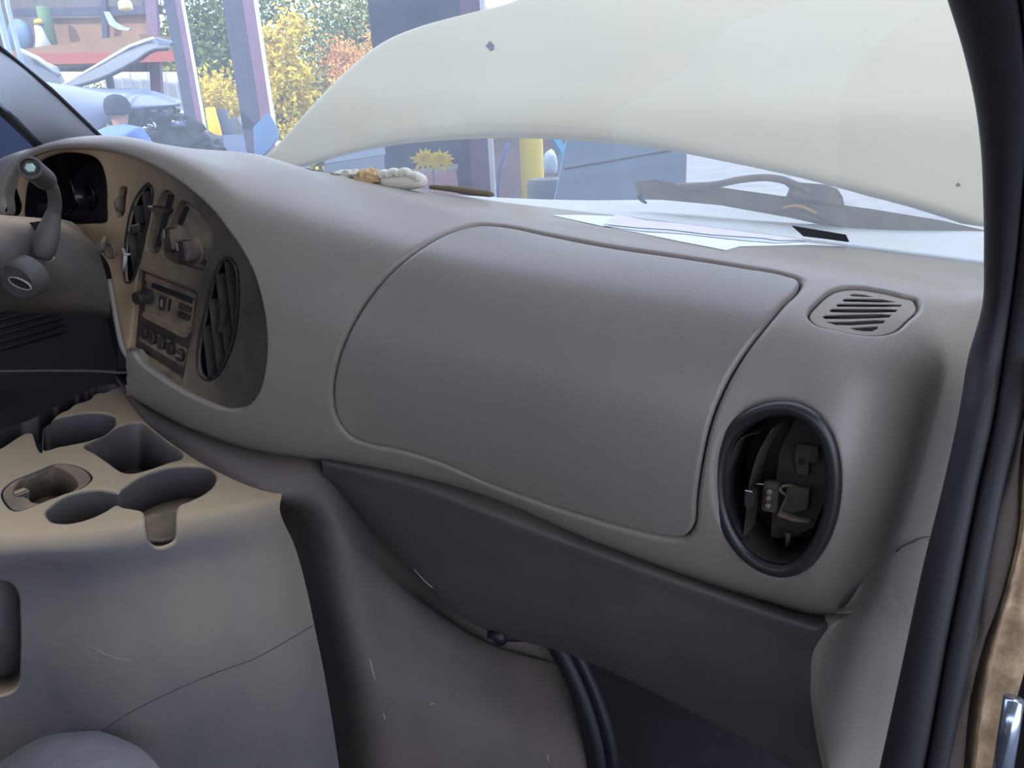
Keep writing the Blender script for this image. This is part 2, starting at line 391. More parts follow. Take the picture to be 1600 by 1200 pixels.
# ------------------------------------------------------------------ dashboard
dash = empty('dashboard', (-0.5, 0.8, 1.1), 'grey vinyl van dashboard with padded top, dusty instrument bezel and passenger airbag door', 'dashboard')
R0 = [(-40,262,1.05),(20,250,1.2),(130,240,1.28),(200,238,1.3),(300,246,1.3),(400,256,1.3),(500,268,1.3),(600,285,1.3),(760,312,1.3),(900,330,1.29),(1060,352,1.27),(1230,374,1.24),(1380,394,1.19),(1480,406,1.14),(1590,420,1.08)]
R1 = [(-30,285,.98),(10,244,1.05),(125,224,1.1),(200,222,1.1),(300,236,1.1),(400,250,1.1),(500,272,1.1),(600,295,1.1),(748,325,1.1),(900,346,1.09),(1070,372,1.07),(1235,395,1.05),(1390,420,1.02),(1500,440,1.0),(1620,455,0.98)]
R2 = [(-14,300,.87),(32,241,.875),(128,219,.92),(200,219,.92),(300,236,.93),(400,251,.94),(500,284,.94),(600,314,.93),(740,345,.92),(900,368,.91),(1080,398,.89),(1250,430,.87),(1400,462,.87),(1500,490,.90),(1590,520,.96)]
R3 = [(-45,345,.832),(24,258,.829),(128,225,.825),(200,228,.825),(305,262,.83),(400,315,.84),(500,350,.84),(600,380,.83),(740,415,.825),(900,445,.815),(1080,483,.80),(1245,520,.78),(1350,545,.775),(1450,570,.80),(1530,590,.88)]
R4 = [(-100,400,.81),(-10,395,.812),(128,380,.79),(200,400,.79),(300,430,.79),(415,455,.79),(500,480,.785),(600,515,.78),(740,555,.77),(900,595,.755),(1080,645,.74),(1210,680,.73),(1310,705,.715),(1410,725,.75),(1480,745,.86)]
R5 = [(-200,520,.80),(0,520,.80),(140,530,.80),(215,560,.79),(310,590,.785),(410,620,.78),(515,640,.775),(620,670,.77),(750,715,.765),(905,765,.75),(1080,822,.735),(1195,855,.725),(1290,880,.715),(1375,890,.75),(1440,900,.85)]
R6 = [(-200,590,.84),(0,590,.84),(150,590,.84),(235,636,.825),(322,682,.815),(412,704,.81),(512,714,.80),(625,738,.80),(768,777,.795),(925,845,.78),(1105,912,.765),(1190,935,.757),(1285,958,.745),(1360,962,.77),(1420,965,.85)]
R7 = [(-200,596,.95),(0,596,.95),(150,592,.95),(235,637,.93),(322,680,.92),(412,702,.91),(512,712,.90),(625,734,.90),(768,772,.89),(925,838,.88),(1105,903,.87),(1190,925,.86),(1285,948,.83),(1358,955,.84),(1415,960,.92)]
S = Net([R0,R1,R2,R3,R4,R5,R6,R7])

GLOVE = [(740,350),(700,361),(655,386),(610,423),(572,468),(542,520),(524,570),(518,615),(524,652),(541,679),(572,694),(620,704),(685,724),(760,757),(850,790),(940,818),(1000,834),(1045,843),(1070,842),(1084,826),(1089,780),(1098,720),(1112,660),(1135,602),(1163,553),(1195,510),(1225,474),(1249,450),(1253,438),(1235,430),(1150,414),(1050,398),(950,383),(850,364),(790,352)]
BEZ = [(3,337),(4,304),(12,277),(25,257),(41,244),(63,234),(91,229),(124,229),(154,232),(187,239),(220,250),(247,264),(275,281),(302,302),(330,328),(355,360),(377,392),(396,431),(408,475),(414,512),(415,550),(411,585),(402,615),(386,635),(360,640),(327,631),(287,613),(243,586),(218,567),(203,550),(190,520),(186,540),(186,600),(186,640)]
BEZH = BEZ[:-4] + [(195,556),(193,570),(196,586),(190,587),(150,586),(60,585),(-60,585),(-120,585),(-120,337),(-60,337)]
VENT = [(1210,632),(1243,634),(1273,650),(1295,680),(1306,722),(1307,768),(1299,815),(1282,855),(1258,884),(1228,897),(1196,892),(1165,872),(1140,840),(1124,800),(1118,756),(1122,712),(1138,672),(1170,645)]
GRIL = [(1262,492),(1278,470),(1302,452),(1330,447),(1368,451),(1412,461),(1434,468),(1438,480),(1420,500),(1402,516),(1378,523),(1345,522),(1305,514),(1272,505)]

pad_holes = [dict(px=GLOVE, r=0.007, depth=0.014), dict(px=BEZH, r=0.006, depth=0.014, flatdir=True),
             dict(px=VENT, r=0.010, depth=0.02, flatdir=True), dict(px=GRIL, r=0.004, depth=0.006)]
pad = sheet(S, 'dash_pad', M_dash, dash, holes=pad_holes, h=0.007, cull=[(-400,560),(197,560),(197,700),(-400,700),(-400,560),(-401,500),(5,345),(5,304),(13,277),(26,257),(44,247),(60,300),(60,345),(5,345.5),(-401,501)])
gl_off = -0.0015
GL2 = crom(GLOVE, True, 6)
cg = GL2.mean(0)
glove = sheet(S, 'airbag_door', M_door, dash, outer=[tuple(cg+(p-cg)*(1-2.4/np.linalg.norm(p-cg))) for p in GL2], h=0.007, ro=0.006, owall=0.014, off=0.0)

# speaker / defroster grille on the passenger end
gr = sheet(S, 'speaker_grille', M_gr, dash, outer=[tuple(np.mean(GRIL,0)+(np.array(p)-np.mean(GRIL,0))*0.965) for p in GRIL],
  holes=[dict(px=p, sharp=True, depth=0.0015) for p in [
   [(1328,456),(1336,454.5),(1352,456),(1366,459.5),(1352,459.5),(1332,458.5)],
   [(1317,464),(1322,462),(1345,462),(1380,463),(1403,468),(1380,468.5),(1345,467.5),(1320,467)],
   [(1307,472),(1312,470),(1345,470),(1390,471),(1412,472),(1410,475),(1385,475.5),(1345,475.5),(1310,475)],
   [(1296,480.5),(1302,478),(1345,478),(1390,478.5),(1406,480),(1402,483.5),(1370,484.5),(1330,484.5),(1299,483.5)],
   [(1285,491),(1290,488.5),(1330,487),(1380,486.5),(1396,488),(1392,492),(1370,493.5),(1330,494.5),(1290,494.5)],
   [(1290,499),(1330,498),(1370,496),(1386,497),(1383,501.5),(1360,503),(1330,504.5),(1308,504)],
   [(1329,508.5),(1350,507),(1375,506),(1374,510),(1365,514),(1352,514),(1338,512)]]], h=0.006, ro=0.002, owall=0.008, off=-0.0035)
gv = sheet(S, 'grille_backing', M_black, gr, outer=[tuple(np.mean(GRIL,0)+(np.array(p)-np.mean(GRIL,0))*0.9) for p in GRIL], h=0.02, owall=0, off=-0.014)

# ------------------------------------------------------------------ instrument bezel
bl = np.array([S.pt(x, y) for x, y in crom(BEZ[6:30], False, 12)])
bo = bl.mean(0); uu_, ss_, vt_ = np.linalg.svd(bl-bo); bn = vt_[2]
if bn@(C0-bo) < 0: bn = -bn
ba, bb, bn = frame(bn)      # ba horizontal, bb up
bo = bo-bn*0.012
BZ = Net([[bo+ba*x+bb*y for x in np.linspace(-.75,.75,5)] for y in np.linspace(.5,-.5,5)], raw=True)
CL = [(32,345),(30,310),(34,285),(44,262),(60,248),(93,238),(121,240),(140,245),(153,256),(160,274),(163,296),(163,321),(162,345),(130,350),(80,350)]
OV0 = [(16,282),(23,292),(27,310),(27,328),(24,338),(12,340),(4,336),(3,318),(7,296)]
SL1 = [(188,292),(197,292),(196,310),(191,337),(180,339),(181,316)]
VC = [(232,287),(237,297),(233,332),(224,376),(213,420),(203,441),(197,442),(194,426),(195,392),(199,354),(207,321),(219,299)]
SL2 = [(257,297),(266,299),(272,304),(271,322),(258,357),(244,396),(230,392),(228,380),(236,348),(246,312)]
KN = [(287,314),(302,324),(318,341),(330,361),(332,374),(324,403),(315,421),(290,416),(255,400),(256,385),(262,360),(273,330),(280,316)]
RD = [(216,420),(306,457),(301,500),(284,598),(203,544),(209,480)]
VR = [(345,409),(356,404),(366,414),(371,447),(370,487),(362,537),(350,567),(337,588),(323,595),(313,588),(308,570),(310,537),(317,500),(327,457),(336,425)]
BO = [(-3,337),(-1,303),(8,274),(22,253),(39,240),(62,230),(91,225),(124,225),(155,228),(188,235),(222,246),(250,260),(278,277),(306,298),(334,325),(360,357),(382,390),(401,429),(413,474),(420,512),(421,551),(416,587),(406,619),(389,641),(360,647),(325,638),(284,620),(240,592),(211,570),(196,550),(188,525),(180,473),(176,440),(168,410),(155,396),(120,410),(60,420),(-3,420)]
bez = sheet(BZ, 'instrument_bezel', M_bez, dash, outer=BO, owall=0.004, h=0.012, step=6, holes=[
  dict(px=CL, r=0.010, depth=0.09, step=5), dict(px=OV0, r=0.004, depth=0.03), dict(px=SL1, r=0.002, depth=0.012, step=5),
  dict(px=VC, r=0.005, depth=0.03), dict(px=SL2, r=0.002, depth=0.012), dict(px=KN, r=0.002, depth=0.014),
  dict(px=RD, r=0.0015, depth=0.010, sharp=True), dict(px=VR, r=0.006, depth=0.035)])
def BP(x, y, h=0.0): return PP(x, y, bo+bn*h, bn)
def bprism(B, px, h0, h1, bev=0.0): return B.add(*prism3([BP(x, y, 0) for x, y in px], bn, h0, h1, bev))
def grow(px, s): c = np.mean(px, 0); return [tuple(c+(np.array(p)-c)*s) for p in px]
def bpart(name, m, px, h0, h1, bev=0.0, parent=None, **kw):
    B = MB(); bprism(B, px, h0, h1, bev); return B.build(name, m, parent or dash, smooth=False, **kw)
# floors of the openings
M_glassd = mat('dark_gauge_glass', (24, 22, 30), 0.25)
bpart('void_plate', mat('void_plate_dark', (40, 38, 46), .8), [(66,330),(150,330),(235,470),(245,640),(66,640)], -0.17, -0.15)  # added dark plate, stands in for the shaded void behind the bezel
MB().add(*tube([BP(x, y, h) for x, y, h in crom([(171,436,.001),(177,470,.003),(184,510,.004),(192,543,.003),(206,566,.000),(230,588,-.004)], False, 8)], [.003,.004]+[.005]*30 if False else .0045, 10)).build('bezel_rim', M_dash, dash)
cluster = bpart('gauge_cluster', M_glassd, grow(CL, 1.25), -0.11, -0.085)
def liner(px, d0, d1, m=None, k=.985):
    q = [BP(x, y, 0) for x, y in crom(grow(px, k), True, 5)]; n = len(q); MB().add([p+bn*d0 for p in q]+[p+bn*d1 for p in q], [(i, (i+1) % n, n+(i+1) % n, n+i) for i in range(n)]).build('recess_wall', m or M_glassd, dash)
liner(CL, -.010, -.088); liner(OV0, -.006, -.032); liner(VC, -.006, -.032); liner(VR, -.007, -.036)
for (gx, gy, gr_) in [(95,300,.042),(60,305,.026),(135,305,.026)]:
    c = BP(gx, gy, -0.085); B = MB(); B.add(*lathe([(gr_, 0),(gr_, .004),(gr_*.93, .005),(gr_*.93, .001)], c, bn, 40)); B.build('gauge_ring', M_glassd, cluster)
bpart('vent_backing', M_black, grow(OV0, 1.3), -0.05, -0.03)
bpart('dimmer_backing', M_dark, grow(SL1, 1.3), -0.014, -0.012)
B = MB(); B.add(*lathe([(.011,-.003),(.012,-.001),(.012,.001),(.011,.003)], BP(190,318,-.008), ba, 32)); B.build('dimmer_wheel', M_dusty, dash)
bpart('vent_backing', M_black, grow(VC, 1.3), -0.05, -0.03)
bpart('switch_backing', M_dusty, grow(SL2, 1.2), -0.016, -0.012)
bpart('climate_panel', M_dusty, grow(KN, 1.1), -0.018, -0.014)
bpart('vent_backing', M_black, grow(VR, 1.25), -0.06, -0.034)
# switch slot, lever and knobs
bpart('switch_slot', M_black, [(253,303),(262,305),(252,345),(240,388),(232,386),(243,340)], -0.012, -0.0115)
B = MB(); bprism(B, [(243,321),(267,327),(265,334),(241,328)], -0.008, 0.012, 0.001); B.build('switch_lever', M_dark, dash, smooth=False)
B = MB(); bprism(B, [(244,320),(252,321),(251,324),(243,323)], 0.010, 0.014, 0.0005); B.build('lever_tip', M_chr, dash, smooth=False)
def knob(cx, cy, R, h, name):
    c = BP(cx, cy, -0.014); hx = []
    B = MB(); B.add(*lathe([(R*1.25, 0),(R*1.25, .003),(R*1.1, .004),(R, .005),(R*.93, h),(R*.8, h+.001)], c, bn, 32)); k = B.build(name, M_dusty, dash, auto=0.6)
    B = MB(); B.add(*box(c+bn*(h*0.75), ba, bb, bn, R*.55, R*2.0, h*1.1, .0012)); B.build('grip', M_dark, k, smooth=False)
    B = MB(); B.add(*box(c+bn*(h*1.34)+bb*R*.5, ba, bb, bn, R*.14, R*.7, .0006)); B.build('pointer', M_gr, k, smooth=False)
knob(281, 373, .017, .020, 'fan_knob'); knob(306, 391, .016, .024, 'temperature_knob')
bpart('climate_slot', M_black, [(271,330),(279,322),(284,326),(268,366),(262,362)], -0.0145, -0.0135)
bpart('climate_slot', M_black, [(258,377),(268,381),(266,398),(257,395)], -0.0145, -0.0135)
for q in [(300,402,316,410),(270,400,282,406)]:
    bpart('indicator_window', M_dark, [(q[0],q[1]),(q[2],q[3]),(q[2]-3,q[3]+9),(q[0]-3,q[1]+9)], -0.0145, -0.0125)
B = MB(); B.add(*lathe([(.010,-.002),(.013,.001),(.013,.004),(.0105,.005),(.009,.001),(.008,-.001)], BP(174,391), bn, 32)); B.build('switch_ring', M_dusty, dash)
# vents: frame ring, slats, tab
def vent(name, out_, nsl, depth, axis_px, tabs=True, rim=.0015):
    loopp = crom(out_, True, 5); ring = [BP(x, y, 0.0008) for x, y in loopp]
    B = MB(); B.add(*tube(ring, rim, 8, closed=True)); v = B.build(name, M_ring, dash)
    pl = np.array([[np.dot(BP(x, y)-bo, ba), np.dot(BP(x, y)-bo, bb)] for x, y in loopp])
    x0, x1 = pl[:, 0].min(), pl[:, 0].max()
    for i in range(nsl):
        xx = x0+(x1-x0)*(i+1)/(nsl+1)
        ys = np.linspace(pl[:, 1].min(), pl[:, 1].max(), 60); ins = inpoly(np.full(60, xx), ys, pl)
        if ins.sum() < 3: continue
        ya, yb = ys[ins].min(), ys[ins].max(); c = bo+ba*xx+bb*(ya+yb)/2-bn*(depth*.45)
        th = math.radians(18); e1 = ba*math.cos(th)+bn*math.sin(th); e2 = -ba*math.sin(th)+bn*math.cos(th)
        B = MB(); B.add(*box(c, e1, bb, e2, .0022, (yb-ya)*.98, depth*.75, .0007)); B.build('slat', M_dark, v, smooth=False)
    return v, pl
v1, _ = vent('center_vent', VC, 3, .024, None); v2, _ = vent('air_vent', VR, 4, .03, None)
bpart('vent_tab', M_dark, [(203,354),(217,350),(216,362),(202,367)], -0.012, -0.002, 0.001, parent=v1); 
bpart('tab_edge', M_chr, [(203,352),(217,349),(217,351),(203,354.5)], -0.012, -0.001, parent=v1)
bpart('vent_tab', M_dark, [(343,478),(350,475),(345,520),(337,523)], -0.012, -0.002, 0.001, parent=v2)
M_clip = mat('grey_clip', (190, 192, 190), 0.5)
B = MB(); B.add(*tube([BP(192,388,.004),BP(196,398,.006),BP(203,397,.006)], [.0022,.003,.0015], 8)); B.add(*tube([BP(196,398,.006),BP(195,410,.006),BP(192,425,.003)], [.003,.0028,.0015], 8))
setp(B.build('vent_clip', M_clip), 'pale grey broken clip stuck on the lower edge of the narrow oval center vent', 'clip')

# ------------------------------------------------------------------ radio
radio = bpart('radio', M_dark, grow(RD, 1.03), -0.030, -0.010)
bpart('face_shelf', M_dusty, [(224,428),(303,460),(302,467),(221,437)], -0.010, -0.004, .001, parent=radio)
bpart('cassette_plate', M_dusty, [(222,437),(299,468),(296,500),(290,527),(285,527),(225,497),(219,488)], -0.010, -0.0075, .001, parent=radio)
bpart('cassette_ledge', M_dusty, [(222,487),(293,521),(290,528),(285,528),(225,498),(220,493)], -0.010, -0.001, .001, parent=radio)
bpart('display_window', M_black, [(232,441),(296,467),(294,476),(230,450)], -0.0076, -0.0070, parent=radio)
c = BP(233,463,-.0075); B = MB(); B.add(*lathe([(.0125,0),(.0125,.003),(.0105,.004),(.0098,.022),(.009,.024),(.004,.0245)], c, bn, 28)); B.build('volume_knob', M_dark, radio, auto=.6)
bpart('rocker_button', M_dark, [(246,462),(254,465),(252,487),(245,484)], -.0076, -.003, .001, parent=radio)
bpart('rocker_mark', M_gr, [(249,468),(251.5,469),(250.5,480),(248,479)], -.003, -.0025, parent=radio)
bpart('cassette_slot', M_black, [(258,468),(262,469.5),(259,488),(255.5,487)], -.0076, -.0069, parent=radio)
for (a, b) in [(286,479),(284,492)]:
    bpart('seek_button', M_dark, [(a-9,b-5),(a+8,b+2),(a+6,b+10),(a-10,b+3)], -.0076, -.002, .0015, parent=radio)
bpart('button_tray', M_dusty, [(213,512),(286,548),(281,576),(210,534)], -.010, -.0085, .0008, parent=radio)
for i, (a, b) in enumerate([(221.5,521),(233.5,528.5),(247.5,537),(262,545.5),(277,556)]):
    q = [(a-5,b-8),(a,b-10.5),(a+5,b-6),(a+5.5,b+5),(a+3,b+10),(a-2,b+9),(a-5.5,b+3)]
    k = bpart('preset_button', M_dark, q, -.0085, -.001, .0018, parent=radio)
cu = bpy.data.curves.new('button_lettering', 'FONT'); cu.body = 'AM'; cu.size = .0075; cu.extrude = .0002; cu.align_x = 'CENTER'; cu.align_y = 'CENTER'
to = bpy.data.objects.new('button_lettering', cu); COL.objects.link(to); tm = Matrix.Identity(4); tp = BP(277,556)+bn*(-.0006)
rr_ = norm(BP(286,561)-BP(268,551)); u2 = np.cross(bn, rr_)
for i in range(3): tm[i][0] = rr_[i]; tm[i][1] = u2[i]; tm[i][2] = bn[i]; tm[i][3] = tp[i]
to.matrix_world = tm; cu.materials.append(M_gr); bpy.context.view_layer.update()
tme = bpy.data.meshes.new_from_object(to.evaluated_get(bpy.context.evaluated_depsgraph_get())); tme.transform(tm); bpy.data.objects.remove(to)
to = bpy.data.objects.new('button_lettering', tme); COL.objects.link(to); to.parent = k
bpart('bottom_ledge', M_dusty, [(203,543),(284,596),(283,600),(202,547)], -.010, .002, .0008, parent=radio)

# ------------------------------------------------------------------ round passenger vent
vc = S.pt(1211, 764); vn = S.nm(1211, 764); vo = vc-vn*.004
def VP(x, y, h=0.0): return PP(x, y, vo+vn*h, vn)
def vprism(px, h0, h1, bev=0.0): return prism3([VP(x, y, 0) for x, y in px], vn, h0, h1, bev)
vx = grow(VENT, 0.955); vl = crom(vx, True, 6)
B = MB(); ringpts = np.array([VP(x, y, -.002) for x, y in vl]); B.add(*tube(ringpts, .0075, 12, closed=True, flat=1.0))
pv = B.build('passenger_vent', M_ring, dash, label='round black passenger vent with broken vanes inside')
inn = crom(grow(VENT, 0.86), True, 6); k = len(inn); a_ = [VP(x, y, 0) for x, y in inn]; ctr = np.mean(a_, 0)
B = MB(); deep = [ctr+(p-ctr)*.93-vn*.05 for p in a_]; B.add(a_+deep, [(i, (i+1) % k, k+(i+1) % k, k+i) for i in range(k)]+[tuple(range(2*k-1, k-1, -1))]); B.build('vent_cup', M_dark, pv)
# vanes: thin curved plates parallel to the long axis
def vane(px, h0, h1, m=M_dark, t=.0012, name='vane'):
    q = crom(px, False, 8); lo = np.array([VP(x, y, h0) for x, y in q]); hi = np.array([VP(x, y, h0)+vn*(h1-h0) for x, y in q]); n = len(q)
    s = norm(np.cross(lo[-1]-lo[0], vn))*t; V = list(lo)+list(hi)+list(hi+s)+list(lo+s); Fc = []
    for i in range(n-1):
        for r in range(4): Fc.append((r*n+i, r*n+i+1, ((r+1) % 4)*n+i+1, ((r+1) % 4)*n+i))
    Fc += [(0, n, 2*n, 3*n), (n-1, 4*n-1, 3*n-1, 2*n-1)]
    return MB().add(V, Fc).build(name, m, pv, smooth=False)
M_van = mat('vane_plastic', (50, 47, 47), 0.35, dust=(110, 98, 84), dust_amt=0.4, dscale=30)
vane([(1198,668),(1172,676),(1153,720),(1146,770),(1149,805),(1160,832)], -.030, -.008, M_van)
vane([(1226,657),(1204,695),(1190,740),(1184,790),(1180,825),(1181,850)], -.036, -.006, M_van)
def vpart(name, px, h0, h1, m=M_van, bev=.001): return MB().add(*vprism(px, h0, h1, bev)).build(name, m, pv, smooth=False)
vpart('vane_plate', [(1226,660),(1250,668),(1272,690),(1280,740),(1272,800),(1252,846),(1215,864),(1182,862),(1186,800),(1196,720)], -.046, -.038, M_dark)
vpart('duct_bracket', [(1228,706),(1262,712),(1264,735),(1248,738),(1246,760),(1228,756),(1224,725)], -.038, -.030, M_van)
vpart('duct_bracket', [(1214,772),(1250,778),(1246,812),(1220,818),(1206,812)], -.038, -.028, M_van)
vpart('duct_hole', [(1231,730),(1242,731),(1241,741),(1231,741)], -.030, -.0295, M_black, 0)
vpart('duct_clip', [(1216,786),(1206,812),(1230,822),(1252,826),(1254,829),(1228,827),(1202,817)], -.028, -.020, M_dusty)
B = MB(); B.add(*box(VP(1173,777,-.004), ba, bb, vn, .010, .020, .010, .0015)); B.build('thumb_tab', M_dark, pv, smooth=False)
B = MB(); B.add(*box(VP(1171,767,.002), ba, bb, vn, .009, .003, .006, .001)); B.build('tab_cap', M_chr, pv, smooth=False)
B = MB(); B.add(*tube([VP(1181,756,-.006),VP(1196,757,-.01),VP(1208,755,-.012),VP(1219,753,-.016)], .0011, 8)); B.build('link_rod', M_chr, pv)
B = MB(); B.add(*box(VP(1204,775,-.012), ba, bb, vn, .014, .034, .008, .0015)); B.build('link_block', M_van, pv, smooth=False)
for (x, y) in [(1203,768),(1202,778),(1201,789)]:
    B = MB(); B.add(*lathe([(.003,0),(.003,.004),(.0018,.0045)], VP(x, y, -.008), vn, 14)); B.build('rivet', M_dusty, pv)
B = MB(); cc_ = VP(1236,767,-.03); th = np.linspace(0, 2*math.pi, 24, endpoint=False); B.add(*tube([cc_+ba*.011*math.cos(t)+bb*.006*math.sin(t) for t in th], .0014, 8, closed=True)); B.build('hinge_ring', M_dusty, pv)
B = MB(); B.add(*tube([VP(1232,832,-.028),VP(1231,845,-.028),VP(1228,856,-.03)], [.0035,.003,.001], 8)); B.build('hinge_pin', M_van, pv)

# ------------------------------------------------------------------ lower panel under the dash pad
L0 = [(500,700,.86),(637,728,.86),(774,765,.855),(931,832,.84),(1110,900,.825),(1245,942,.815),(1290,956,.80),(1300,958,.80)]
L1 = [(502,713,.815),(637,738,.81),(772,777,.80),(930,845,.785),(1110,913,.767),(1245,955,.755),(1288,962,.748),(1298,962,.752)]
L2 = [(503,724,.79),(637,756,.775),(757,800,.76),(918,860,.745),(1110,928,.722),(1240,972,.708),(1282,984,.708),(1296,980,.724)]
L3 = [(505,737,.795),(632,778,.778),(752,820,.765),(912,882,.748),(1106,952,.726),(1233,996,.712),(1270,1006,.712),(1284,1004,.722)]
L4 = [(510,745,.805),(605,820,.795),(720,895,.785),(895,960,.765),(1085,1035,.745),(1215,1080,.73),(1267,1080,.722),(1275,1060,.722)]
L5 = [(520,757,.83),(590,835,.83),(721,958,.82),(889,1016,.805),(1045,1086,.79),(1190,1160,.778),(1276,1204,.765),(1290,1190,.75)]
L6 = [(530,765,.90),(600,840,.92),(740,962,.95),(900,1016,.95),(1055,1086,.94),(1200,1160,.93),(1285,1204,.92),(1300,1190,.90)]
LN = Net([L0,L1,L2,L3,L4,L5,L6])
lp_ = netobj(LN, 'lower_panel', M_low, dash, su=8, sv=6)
# end panel turning round the passenger corner
E_ = Net([[P(1290,945,.80),S.pt(1309,950,.001),S.pt(1350,905,.0003),S.pt(1408,856,.0006),P(1490,835,.95)],
          [P(1289,958,.745),S.pt(1309,956,.0015),S.pt(1350,940,.0008),S.pt(1404,922,.001),P(1485,905,.955)],
          [P(1288,978,.722),P(1308,972,.722),P(1346,990,.755),P(1400,990,.83),P(1478,985,.955)],
          [P(1272,1010,.716),P(1290,1010,.716),P(1335,1040,.757),P(1390,1045,.83),P(1460,1050,.95)],
          [P(1266,1070,.72),P(1278,1075,.718),P(1325,1100,.757),P(1378,1105,.83),P(1440,1110,.95)],
          [P(1275,1150,.735),P(1286,1150,.73),P(1330,1170,.765),P(1370,1180,.83),P(1430,1190,.95)],
          [P(1300,1260,.77),P(1310,1260,.765),P(1345,1270,.78),P(1370,1280,.84),P(1430,1290,.95)]], raw=True)
netobj(E_, 'end_panel', M_dash, dash, su=8, sv=8)
B = MB(); B.add(*tube([S.pt(x, y, .0012) for x, y in crom([(1398,861),(1408,854),(1421,848),(1432,845),(1452,842)], False, 5)], .0008, 6)); B.build('panel_seam', M_ring, dash)
# light scratch along the lower panel's left edge
A_, B_, C_ = P(445,775,.74), P(190,605,.88), P(0,800,.49)
cn = norm(np.cross(A_-C_, B_-C_)); cn = cn if cn[2] > 0 else -cn
def cp(x, y, h=0.0): 
    p = PP(x, y, A_, cn); return p+cn*h
def Yof(x, y): return cp(x, y)[1]
def cpt(x, y): return cp(x, y)
# ------------------------------------------------------------------ engine cover
LG = [(194,618),(234,667),(337,737),(432,772),(500,778)]
G = [[(176,575,.97),(228,622,.95),(314,672,.91),(412,698,.88),(500,702,.87),(620,740,.95),(740,800,1.0),(900,850,1.1)],
     [(182,592,Yof(194,618)+.012),(228,646,Yof(234,667)+.012),(322,702,Yof(337,737)+.012),(418,734,Yof(432,772)+.015),(500,742,.80),(600,800,.90),(720,890,.96),(880,940,1.07)],
     [(x, y, Yof(x, y)+.002) for x, y in LG[:4]]+[(502,772,.79),(592,850,.86),(728,960,.93),(872,1010,1.04)],
     [(190,700,.88),(245,720,.86),(310,760,.85),(435,800,.815),(508,830,.79),(600,905,.825),(745,1000,.90),(885,1045,1.03)],
     [(300,900,.84),(340,900,.83),(400,900,.82),(468,910,.79),(530,930,.765),(620,985,.80),(760,1060,.87),(905,1100,1.01)],
     [(330,1100,.80),(380,1080,.79),(450,1070,.78),(505,1070,.755),(560,1070,.73),(640,1100,.76),(780,1140,.84),(930,1170,.99)],
     [(350,1320,.76),(400,1320,.75),(470,1300,.74),(540,1300,.715),(590,1300,.70),(670,1300,.73),(800,1300,.81),(950,1300,.97)]]
GN = Net(G)
ec = netobj(GN, 'engine_cover', M_cover, None, su=8, sv=8)
setp(ec, 'scuffed brown-grey plastic engine cover sloping down beside the cup holder console', 'engine cover')
M_scr = mat('scuff_white', (190, 186, 180), 0.7)
for pts in [[(578,1030),(581,1042),(583,1052),(586,1062)],[(599,1115),(602,1124)],[(672,1100),(679,1099)],[(855,1178),(857,1190)]]:
    q = [GN.pt(x, y, .0002) for x, y in pts]; MB().add(*tube(q, .0006, 5)).build('scuff_mark', M_scr, ec)
lq = [LN.pt(x, y, .0003) for x, y in [(647,889),(655,898),(664,908),(676,918)]]
MB().add(*tube(lq, .0005, 5)).build('edge_scratch', M_scr, dash)

# ------------------------------------------------------------------ console
edge = [(-330,866),(-60,846),(60,838),(150,832),(240,818),(330,803),(400,790),(440,780)]
rows = []
rows.append([cpt(x, y) for x, y in [(-330,712),(-60,680),(30,660),(75,640),(115,618),(150,604),(180,600),(202,618)]])
rows.append([cpt(x, y) for x, y in [(-330,765),(-60,728),(40,705),(100,685),(145,668),(190,655),(220,655),(242,668)]])
rows.append([cpt(x, y) for x, y in [(-330,828),(-60,790),(50,775),(140,750),(215,730),(285,716),(322,722),(346,738)]])
rows.append([cpt(x, y-14) for x, y in edge])
def down(x, y, dn, fw): 
    p = cpt(x, y-4); return p+np.array([0, -1, 0])*fw+EZ*(-dn)
fd = norm(np.array([0.15, -1, 0]))
def drop(x, y, a, b): return cpt(x, y)+fd*a-cn*b
rows.append([drop(x, y-5, .000, .0015) for x, y in edge])
rows.append([drop(x, y, .004, .010) for x, y in edge])
rows.append([P(x, y, Yof(ex, ey)-.012) for (x, y), (ex, ey) in zip([(-330,930),(-60,910),(60,905),(155,900),(250,888),(345,875),(420,862),(460,852)], edge)])
rows.append([P(x, y, Yof(ex, ey)-.045) for (x, y), (ex, ey) in zip([(-330,1070),(-60,1055),(60,1050),(165,1045),(270,1035),(375,1025),(455,1015),(497,1005)], edge)])
rows.append([P(x, y, Yof(ex, ey)-.10) for (x, y), (ex, ey) in zip([(-330,1340),(-60,1330),(60,1325),(180,1320),(300,1315),(410,1310),(500,1305),(545,1300)], edge)])
CN = Net(rows, raw=True)
def z5(L): return [(x/3.636, 580+y/3.636) for x, y in L]
CUPA = z5([(250,310),(300,278),(400,250),(520,232),(610,240),(655,265),(655,300),(610,345),(520,388),(400,415),(330,428),(255,445),(243,380)])
TRAY = z5([(482,430),(560,380),(690,310),(785,290),(810,296),(870,340),(960,410),(1038,470),(1035,490),(960,515),(850,553),(740,577),(690,568),(620,520),(540,465)])
CUPC = z5([(262,800),(290,768),(360,718),(450,685),(560,668),(640,680),(672,684),(700,665),(780,610),(870,568),(980,540),(1100,533),(1190,550),(1228,592),(1215,640),(1160,690),(1080,730),(1008,766),(1000,800),(1000,900),(990,962),(930,996),(885,996),(855,965),(835,880),(815,795),(760,778),(700,768),(665,755),(600,790),(520,828),(440,852),(360,862),(290,848)])
SOCK = z5([(8,690),(60,632),(200,570),(330,522),(420,530),(500,568),(525,605),(490,648),(350,702),(200,760),(85,795),(30,755)])
SOCH = z5([(85,660),(110,622),(200,560),(290,533),(370,558),(425,605),(440,650),(380,690),(280,722),(220,746),(182,740),(150,712),(85,705)])
